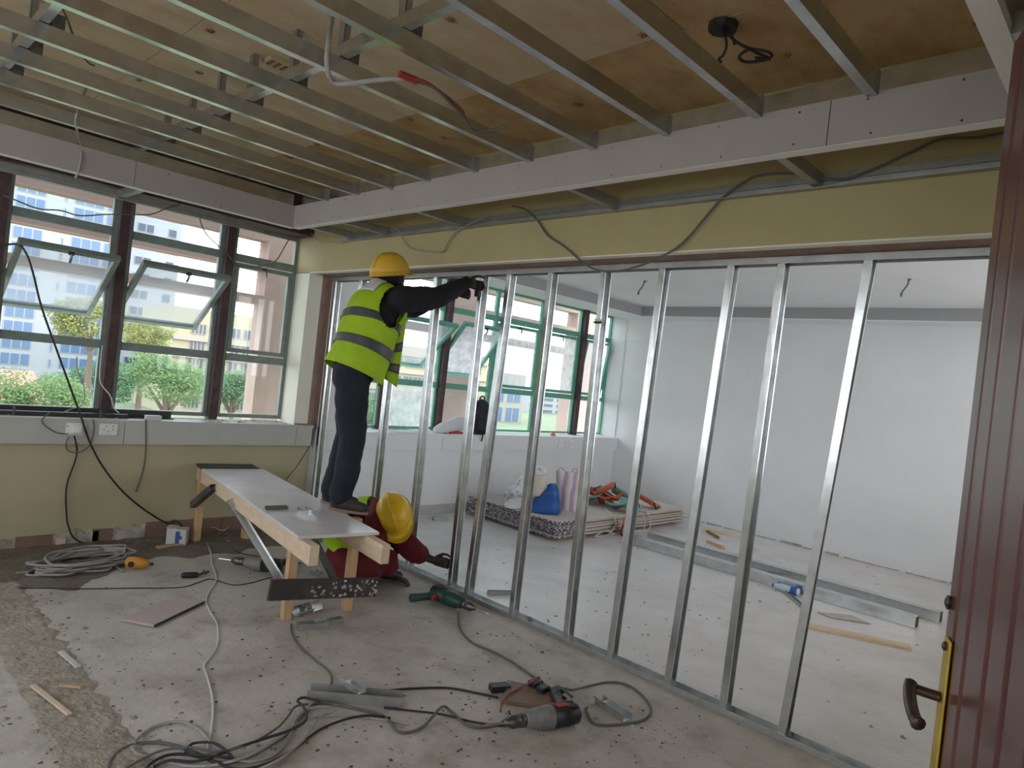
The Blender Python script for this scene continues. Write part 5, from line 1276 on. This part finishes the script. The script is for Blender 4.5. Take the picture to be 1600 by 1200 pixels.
# ------------------------------------------------------------------ standing worker
a_ = math.radians(-4); FW = Vector((math.cos(a_), math.sin(a_), 0)); RT = Vector((FW.y, -FW.x, 0))
ah = math.radians(-38); FH = Vector((math.cos(ah), math.sin(ah), 0)); RH = Vector((FH.y, -FH.x, 0))
pel = D(552, 583, 4.26); wai = D(566, 548, 4.29); che = D(586, 492, 4.36); nek = D(605, 456, 4.43); hed = D(610, 436, 4.47)
ft = Vector((.50, -.866, 0))
rheel = FL(516, 795, ZT_); lheel = FL(503, 785, ZT_)
rank = rheel + ft * .075 + Vector((0, 0, .10)); lank = lheel + ft * .075 + Vector((0, 0, .10))
rhip = pel + RH * .095 - Vector((0, 0, .02)); lhip = pel - RH * .095 - Vector((0, 0, .02))
rkn = rank.lerp(rhip, .50) + FH * .035; lkn = lank.lerp(lhip, .50) + FH * .03
rsh = nek + RT * .175 - Vector((0, 0, .055)); lsh = nek - RT * .175 - Vector((0, 0, .045))
rwr = Vector((-.125, -2.045, 2.185)); lwr = Vector((-.115, -1.93, 2.12))
rel = rsh.lerp(rwr, .52) + Vector((0, -.02, -.045)); lel = lsh.lerp(lwr, .52) + Vector((0, .05, -.09))
base = (rheel + lheel) / 2; base.z = ZT_
w1 = thing('person', 'worker in navy clothes and lime vest standing on the bench, gripping a stud', 'person', loc=tuple(base))
hup = Vector((-.24, -.02, 1)); hfw = Vector((.97, .18, .26))
b = MB()
chain(b, [(pel, .13, .8), (wai, .125, .8), (che, .145, .75), (nek - Vector((0, 0, .05)), .10, .8)], RT)
chain(b, [(nek - Vector((0, 0, .06)), .060), (hed - Vector((0, 0, .03)), .055)])
head_shape(b, hed, hup, hfw, .97)
for (s_, e_, w_) in ((rsh, rel, rwr), (lsh, lel, lwr)):
    chain(b, [(s_, .055), (e_, .042), (w_, .027)])
    chain(b, [(nek - Vector((0, 0, .06)), .06), (s_, .055)])
for (h_, k_, n_) in ((rhip, rkn, rank), (lhip, lkn, lank)):
    chain(b, [(h_, .085), (k_, .055), (n_, .038)])
hand(b, rwr, Vector((1, .02, -.05)), Vector((0, .1, 1)), Vector((.1, -1, 0)), .75, thumb_side=-1)
hand(b, lwr, Vector((1, -.25, .02)), Vector((0, .1, 1)), Vector((.1, 1, 0)), .65, thumb_side=-1)
for an in (rank, lank): chain(b, [(an, .04), (an - Vector((0, 0, .06)) + ft * .03, .035), (an - Vector((0, 0, .07)) + ft * .13, .03)])
body = soften(b, 'body', 'skin_dark', w1, .0075, 3)
b = MB(); up_, fw_, lt_ = head_shape(MB(), hed, hup, hfw); face_bits(w1, hed, up_, fw_, lt_)
# knitted cap under the helmet, helmet
b = MB(); seg_cap(b, hed + up_ * .038 - fw_ * .03, hed + up_ * .04 + fw_ * .005, .098, .094, lt_); chain(b, [(hed - up_ * .03 - fw_ * .05, .062), (nek - fw_ * .03 - Vector((0, 0, .02)), .075)]); soften(b, 'balaclava', 'navy', w1, .010, 4)
hard_hat(w1, hed + up_ * .042, up_, fw_, 'helmet_dirty', .95)
# sweater
b = MB()
chain(b, [(pel - Vector((0, 0, .0)), .145, .85), (wai, .150, .85), (che, .168, .80), (nek - Vector((0, 0, .055)), .12, .8)], RT)
chain(b, [(nek - Vector((0, 0, .03)), .075), (nek + Vector((.012, 0, .015)), .066)])
for (s_, e_, w_) in ((rsh, rel, rwr), (lsh, lel, lwr)):
    chain(b, [(nek - Vector((0, 0, .06)), .085), (s_, .086), (s_.lerp(e_, .5), .080), (e_, .068), (e_.lerp(w_, .6), .056), (w_ - (w_ - e_).normalized() * .012, .044)])
soften(b, 'sweater', 'navy', w1, .010, 3, .013, .075, 1)
# trousers
b = MB()
chain(b, [(wai - Vector((0, 0, .02)), .142, .85), (pel, .142, .9)], RH)
for (h_, k_, n_) in ((rhip, rkn, rank), (lhip, lkn, lank)):
    chain(b, [(h_ + Vector((0, 0, .02)), .105), (h_.lerp(k_, .5), .100), (k_, .082), (k_.lerp(n_, .6), .078), (n_ + Vector((0, 0, .0)) - ft * .012, .074)])
soften(b, 'trousers', 'denim', w1, .010, 3, .012, .12, 2)
# shoes
for q, hl_ in enumerate((rheel, lheel)):
    t0 = hl_ + Vector((0, 0, .001)); b = MB()
    chain(b, [(t0 + ft * .035 + Vector((0, 0, .048)), .038), (t0 + ft * .13 + Vector((0, 0, .045)), .040), (t0 + ft * .225 + Vector((0, 0, .036)), .034)], Vector((ft.y, -ft.x, 0)))
    chain(b, [(t0 + ft * .055 + Vector((0, 0, .05)), .042), (t0 + ft * .07 + Vector((0, 0, .10)), .045)])
    sh = soften(b, 'shoe', 'shoe', w1, .008, 3)
    b = MB()
    for zz, g in ((.001, .0), (.018, .002)):
        for j in range(24):
            a = 2 * math.pi * j / 24; L_ = .135 + g; x_ = .128 + math.cos(a) * L_; w_ = (.044 + g) * (1.0 - .12 * math.cos(a))
            b.v.append(tuple(hl_ + ft * x_ + Vector((ft.y, -ft.x, 0)) * math.sin(a) * w_ + Vector((0, 0, zz))))
    for j in range(24): b.f.append((j, (j+1) % 24, 24 + (j+1) % 24, 24 + j)); b.m.append(0)
    b.f.append(tuple(range(24))); b.f.append(tuple(range(24, 48))); b.m += [0, 0]
    b.build('sole', 'shoe_sole', parent=sh)
# hi-vis vest
AX = [pel - Vector((0, 0, .00)) - FW * .01, wai, wai.lerp(che, .5), che, che.lerp(nek, .55), nek - Vector((0, 0, .035)), nek + Vector((.0, 0, .015))]
RD = [(.205, .178), (.198, .178), (.196, .176), (.198, .170), (.190, .150), (.150, .125), (.085, .092)]
def arm_cut(s_, th):
    q = abs(abs(th) - math.pi / 2 + .02)
    return (q / .62) ** 2 + ((s_ - .64) / .27) ** 2 < 1 or abs(th) < .16 + .25 * max(0, .3 - s_)
v = vest_grid(w1, 'vest', 'hivis', AX, RD, RT, FW, -.0, 1.0, -math.pi, math.pi, .0, 80, 180, arm_cut, 3, .014)
for s0, s1 in ((.15, .215), (.38, .445)):
    vest_grid(v, 'reflective_band', 'reflective', AX, RD, RT, FW, s0, s1, -math.pi, math.pi, .008, 8, 180, arm_cut, 3, .014)
vest_grid(v, 'back_patch', 'reflective_light', AX, RD, RT, FW, .60, .75, math.pi - .62, math.pi - .02, .010, 6, 16, None, 3, .014)
# loose front panel of the open vest, hanging forward of the chest
def flap(name, m, t0, t1, off, nn):
    b = MB()
    for i in range(nn + 1):
        t_ = t0 + (t1 - t0) * i / nn
        for j in range(7):
            u = j / 6
            px = (611 - 10 * t_) * (1 - u) + (637 - 17 * t_) * u; py = (508 + 84 * t_) * (1 - u) + (486 + 119 * t_) * u
            b.v.append(tuple(D(px, py, 4.40 + .05 * u + .012 * math.sin(u * 5 + t_ * 3) - off)))
    for i in range(nn):
        for j in range(6):
            a = i * 7 + j; b.f.append((a, a + 1, a + 8, a + 7)); b.m.append(0)
    return b.build(name, m, parent=v if name != 'front_panel' else w1, smooth=True, solid=.004)
flap('front_panel', 'hivis', 0, 1, 0, 16)
flap('reflective_band', 'reflective', .40, .53, .005, 3); flap('reflective_band', 'reflective', .70, .83, .005, 3)
b = MB(); seg_cap(b, nek - FW * .085 + Vector((0, 0, -.012)), nek - FW * .10 - Vector((0, 0, .06)) , .03, .03, RT, .5, .4); soften(b, 'collar_cloth', 'orange_cloth', w1, .008, 2)
# black tape measure in the hand
b = MB(); b.box((-.045, -2.075, 2.10), (-.008, -2.035, 2.145)); one(b, 'tape_measure', 'black_plastic', 'small black tool held against the stud by the standing worker', 'tool', bevel=.006)

# ------------------------------------------------------------------ crouching worker
d0 = 4.82
pel2 = D(540, 868, 4.95); che2 = D(566, 815, 4.98); nek2 = D(592, 795, 4.92); hed2 = D(617, 805, 4.83)
F2 = Vector((.62, -.78, 0)).normalized(); R2 = Vector((F2.y, -F2.x, 0))
rsh2 = nek2 + R2 * .14 - Vector((0, 0, .06)) + F2 * .04; lsh2 = D(622, 838, 4.93)
# the arm to the right of the picture holds the stud; the other reaches the floor
stH = P(697, 882, 0, -.045); lwr2 = D(676, 875, (stH - CAM).dot(_f) - .02); lel2 = D(648, 862, 4.86)
fh = FL(634, 908, .03); rwr2 = D(616, 899, (fh - CAM).dot(_f) + .0); rel2 = D(585, 888, 4.72)
rhip2 = pel2 + R2 * .10; lhip2 = pel2 - R2 * .10
def low(p, z): q = Vector(p); q.z = z; return q
rkn2 = low(D(575, 880, 4.62), .12); lkn2 = low(D(603, 880, 4.80), .17)
rank2 = low(D(522, 900, 4.85), .07); lank2 = low(D(590, 905, 4.98), .09)
w2 = thing('person', 'crouching worker in red overalls, lime vest and bright yellow helmet beside the bench', 'person', loc=tuple(low(pel2, 0)))
hup2 = Vector((.30, -.62, .66)); hup2 = (ray(634, 800) * 0 + (-_r * .05 + _u * .50 - _f * .80)); hfw2 = (_r * .30 - _u * .80 - _f * .55)
b = MB()
chain(b, [(pel2, .12, .85), (che2, .135, .8), (nek2, .09, .9)], R2)
chain(b, [(nek2, .06), (hed2, .055)])
head_shape(b, hed2, hup2, hfw2, 1.0)
for (s_, e_, w_) in ((rsh2, rel2, rwr2), (lsh2, lel2, lwr2)):
    chain(b, [(nek2, .06), (s_, .052), (e_, .040), (w_, .027)])
for (h_, k_, n_) in ((rhip2, rkn2, rank2), (lhip2, lkn2, lank2)):
    chain(b, [(h_, .08), (k_, .055), (n_, .04)])
hand(b, lwr2, (stH - lwr2).normalized() + Vector((.35, 0, 0)), Vector((0, .1, 1)), Vector((.1, -1, 0)), .75, thumb_side=-1)
hd = (fh - rwr2); hand(b, rwr2, hd, Vector((-.5, -.8, 0)), Vector((0, 0, -1)), .25, thumb_side=1)
soften(b, 'body', 'skin_dark', w2, .0075, 3)
up2, fw2, lt2 = head_shape(MB(), hed2, hup2, hfw2); face_bits(w2, hed2, up2, fw2, lt2)
hard_hat(w2, hed2 + up2 * .040 + fw2 * .0, up2, fw2, 'helmet', 1.0)
b = MB(); seg_cap(b, hed2 + up2 * .03 - fw2 * .02, hed2 + up2 * .03, .094, .090, lt2); soften(b, 'hair', 'hair_black', w2, .010, 3)
# overalls
b = MB()
chain(b, [(pel2, .155, .95), (che2, .165, .85), (nek2 - Vector((0, 0, .02)), .105, .9)], R2)
for (s_, e_, w_, f_) in ((rsh2, rel2, rwr2, .05), (lsh2, lel2, lwr2, .25)):
    chain(b, [(nek2, .08), (s_, .088), (s_.lerp(e_, .5), .085), (e_, .078), (e_.lerp(w_, f_), .072)])
for (h_, k_, n_) in ((rhip2, rkn2, rank2), (lhip2, lkn2, lank2)):
    chain(b, [(h_, .115), (h_.lerp(k_, .5), .11), (k_, .095), (k_.lerp(n_, .5), .085), (n_, .07)])
soften(b, 'overalls', 'red_cloth', w2, .010, 3, .016, .10, 5)
AX2 = [pel2 + Vector((0, 0, .02)), pel2.lerp(che2, .5), che2, che2.lerp(nek2, .5), nek2 - (nek2 - che2) * .08]
RD2 = [(.195, .185), (.19, .18), (.185, .165), (.165, .14), (.10, .10)]
def arm_cut2(s_, th):
    q = abs(abs(th) - math.pi / 2 + .02)
    return (q / .6) ** 2 + ((s_ - .72) / .2) ** 2 < 1 or abs(th) < .5
v2 = vest_grid(w2, 'vest', 'hivis', AX2, RD2, R2, F2, 0, 1, -math.pi, math.pi, .004, 30, 80, arm_cut2, 6, .014)
vest_grid(v2, 'reflective_band', 'reflective', AX2, RD2, R2, F2, .22, .32, -math.pi, math.pi, .010, 5, 80, arm_cut2, 6, .014)
for q, an in enumerate((rank2, lank2)):
    b = MB(); fd = F2; h0 = low(an, .0) - fd * .04
    chain(b, [(h0 + Vector((0, 0, .045)), .04), (h0 + fd * .10 + Vector((0, 0, .042)), .040), (h0 + fd * .19 + Vector((0, 0, .036)), .034)]); chain(b, [(h0 + fd * .02 + Vector((0, 0, .05)), .042), (h0 + fd * .03 + Vector((0, 0, .11)), .042)])
    for i_, v_ in enumerate(b.v): b.v[i_] = (v_[0], v_[1], max(v_[2], .002))
    soften(b, 'boot', 'shoe', w2, .009, 3)
# ================================================================== OUTSIDE
ZG = -9.0
b = MB(); b.box((-150, 2.0, ZG - .5), (260, 260, ZG)); struct(b.build('ground', 'grass'), 'green and grey ground far below the windows')
def facade(name, label, px0, px1, pytop, Y, wallm, cols, rows, floors_h, mull=2, depth=14, glass='tower_glass', band=None, zbase=ZG):
    """building whose front faces the camera side at distance Y; cols: (px0, px1) of window columns measured at pixel row 500"""
    a = P(px0, 500, 1, Y); c = P(px1, 500, 1, Y); top = P((px0 + px1) / 2, pytop, 1, Y).z
    t = thing(name, label, 'building', loc=((a.x + c.x) / 2, Y, zbase))
    b = MB(); b.box((a.x, Y, zbase), (c.x, Y + depth, top)); b.build('wall', wallm, parent=t)
    proto = {}
    for (q0, q1, hfrac, nm) in cols:
        x0 = P(q0, 500, 1, Y).x; x1 = P(q1, 500, 1, Y).x; w = x1 - x0
        for z in rows:
            if z + floors_h * hfrac > top - .3: continue
            k = (round(w, 2), hfrac)
            if k not in proto:
                b = MB(); b.box((0, -.12, 0), (w, .05, floors_h * hfrac), 'tower_white' if wallm != 'yellow_block' else 'pale_block')
                for i in range(nm):
                    g = w / nm
                    b.box((i * g + .12, -.2, .14), ((i + 1) * g - .12, -.1, floors_h * hfrac - .14), glass)
                o = b.build('window', None, parent=t); proto[k] = o
                o.location = (x0, Y, z)
            else:
                o = proto[k].copy(); COL.objects.link(o); o.parent = t; o.matrix_parent_inverse = proto[k].matrix_parent_inverse.copy()
                o.location = (x0, Y, z)
    if band:
        for z in rows:
            b = MB(); b.box((a.x - .1, Y - .5, z - floors_h * .35), (c.x + .1, Y, z - floors_h * .2)); b.build('balcony_band', band, parent=t)
    return t
rowsA = [P(40, y, 1, 130).z for y in (620, 595, 571, 546, 521, 497, 472, 447, 422, 398, 374, 349, 325, 300, 276, 250, 225)]
facade('office_tower', 'tall white office tower with blue window strips seen through the left bays', -60, 176, 180, 130, 'tower_white',
       [(-34, -4, .55, 2), (5, 52, .55, 3), (82, 86, .4, 1), (98, 145, .55, 3), (150, 172, .55, 1)], rowsA, 3.2 * 1.12)
rowsB = [P(240, y, 1, 138).z for y in (600, 574, 548, 522, 496, 470, 444, 418, 392, 366, 340)]
facade('office_tower', 'narrower white tower wing with few small windows, right of the blue strips', 176, 270, 200, 138, 'tower_white', [(200, 226, .5, 2), (249, 262, .5, 1)], rowsB, 3.4, glass='tower_glass_dark')
rowsC = [P(340, y, 1, 100).z for y in (640, 610, 580, 552, 526)]
facade('yellow_school_block', 'long yellow block with rows of windows seen past the narrow near bay', 272, 470, 492, 100, 'yellow_block', [(300, 324, .55, 4), (332, 358, .55, 4), (364, 378, .55, 2), (383, 400, .55, 3), (410, 440, .55, 4)], rowsC, 3.0, glass='block_glass', band='pale_block')
rowsD = [P(660, y, 1, 90).z for y in (690, 660, 632, 604, 577, 550)]
facade('yellow_school_block', 'yellow block with white balcony bands seen behind the standing worker', 500, 770, 540, 90, 'yellow_block', [(560, 600, .55, 5), (606, 636, .55, 4), (640, 676, .55, 5), (690, 720, .55, 4), (730, 760, .55, 4)], rowsD, 3.0, glass='block_glass', band='pale_block', depth=7)
rowsE = [P(810, y, 1, 110).z for y in (660, 630, 600)]
facade('glass_block', 'pale block with tall blue glass strips seen through the far window', 782, 832, 585, 110, 'pale_block', [(788, 800, .8, 1), (806, 815, .8, 2), (817, 826, .8, 2)], rowsE, 4.5, glass='tower_glass')
rowsF = [P(870, y, 1, 150).z for y in (655, 646, 637, 628, 619)]
facade('apartment_slab', 'distant white apartment slab seen low in the far window', 838, 915, 612, 150, 'tower_white', [(842, 856, .5, 5), (860, 878, .5, 6), (884, 905, .5, 6)], rowsF, 2.2, glass='block_glass')
c = P(18, 605, 1, 45); b = MB(); b.box((c.x - 9, 45, ZG), (c.x + 1.5, 55, c.z - .8), 'pale_block'); b.prism(Vector((c.x - 10, 50, c.z - .8)), Vector((c.x + 2, 50, c.z - .8)), [(-6, 0), (6, 0), (0, 1.6)], 'roof_red')
one(b, 'low_house', 'roof_red', 'low house with a red tiled roof at the bottom left pane', 'building')

def tree(label, px, py, Y, rpx, lm, seed, squash=.8, n=7000):
    c = P(px, py, 1, Y); R_ = rpx / FPX * ((c - CAM).dot(_f))
    rg = random.Random(seed)
    t = thing('tree', label, 'tree', 'trees outside the windows', loc=(c.x, Y, ZG))
    b = MB(); b.tube([(c.x, Y, ZG), (c.x + .1, Y, (ZG + c.z) / 2), (c.x, Y, c.z)], [.28, .2, .08], n=7)
    for i in range(5):
        a = i * 1.3 + rg.random(); b.tube([(c.x, Y, c.z - R_ * .7), (c.x + math.cos(a) * R_ * .4, Y + math.sin(a) * R_ * .4, c.z - R_ * .1), (c.x + math.cos(a) * R_ * .7, Y + math.sin(a) * R_ * .7, c.z + R_ * .2)], [.1, .06, .02], n=5)
    b.build('trunk', 'bark', parent=t)
    b = MB(); blobs = []
    for i in range(16):
        a = rg.uniform(0, 6.28); e = rg.uniform(-.6, 1.0); r_ = R_ * rg.uniform(.45, .8)
        blobs.append((Vector((c.x + math.cos(a) * r_ * math.cos(e), Y + math.sin(a) * r_ * math.cos(e), c.z + math.sin(e) * r_ * squash)), R_ * rg.uniform(.28, .45)))
    for i in range(n):
        q, rr = rg.choice(blobs)
        d = Vector((rg.gauss(0, 1), rg.gauss(0, 1), rg.gauss(0, 1))).normalized()
        p = q + Vector((d.x, d.y, d.z * .75)) * rr * rg.uniform(.6, 1.05)
        s_ = R_ * rg.uniform(.018, .045)
        u_ = Vector((rg.gauss(0, 1), rg.gauss(0, 1), rg.gauss(0, .6))).normalized(); v_ = u_.orthogonal().normalized()
        b.add([p - u_ * s_, p + v_ * s_ * .6, p + u_ * s_, p - v_ * s_ * .6], [(0, 1, 2, 3)])
    o = b.build('foliage', lm, parent=t); o['kind'] = 'stuff'
tree('yellow green tree crown in front of the tower, behind the first dark post', 145, 505, 30, 62, 'leaf_yellow', 1)
tree('bushy green tree low in the leftmost pane', 70, 625, 24, 70, 'leaf_green', 2)
tree('dark green tree behind the first dark window post', 160, 600, 38, 55, 'leaf_dark', 3)
tree('pale green tree low between the two dark posts', 265, 600, 26, 72, 'leaf_green', 4)
tree('feathery yellow green treetop above the pale green tree', 225, 525, 40, 42, 'leaf_yellow', 5)
tree('dark conifer-like tree low in the narrow bay', 365, 610, 34, 55, 'leaf_dark', 6)
tree('grey green tree low behind the standing worker', 612, 650, 30, 50, 'leaf_dark', 7)
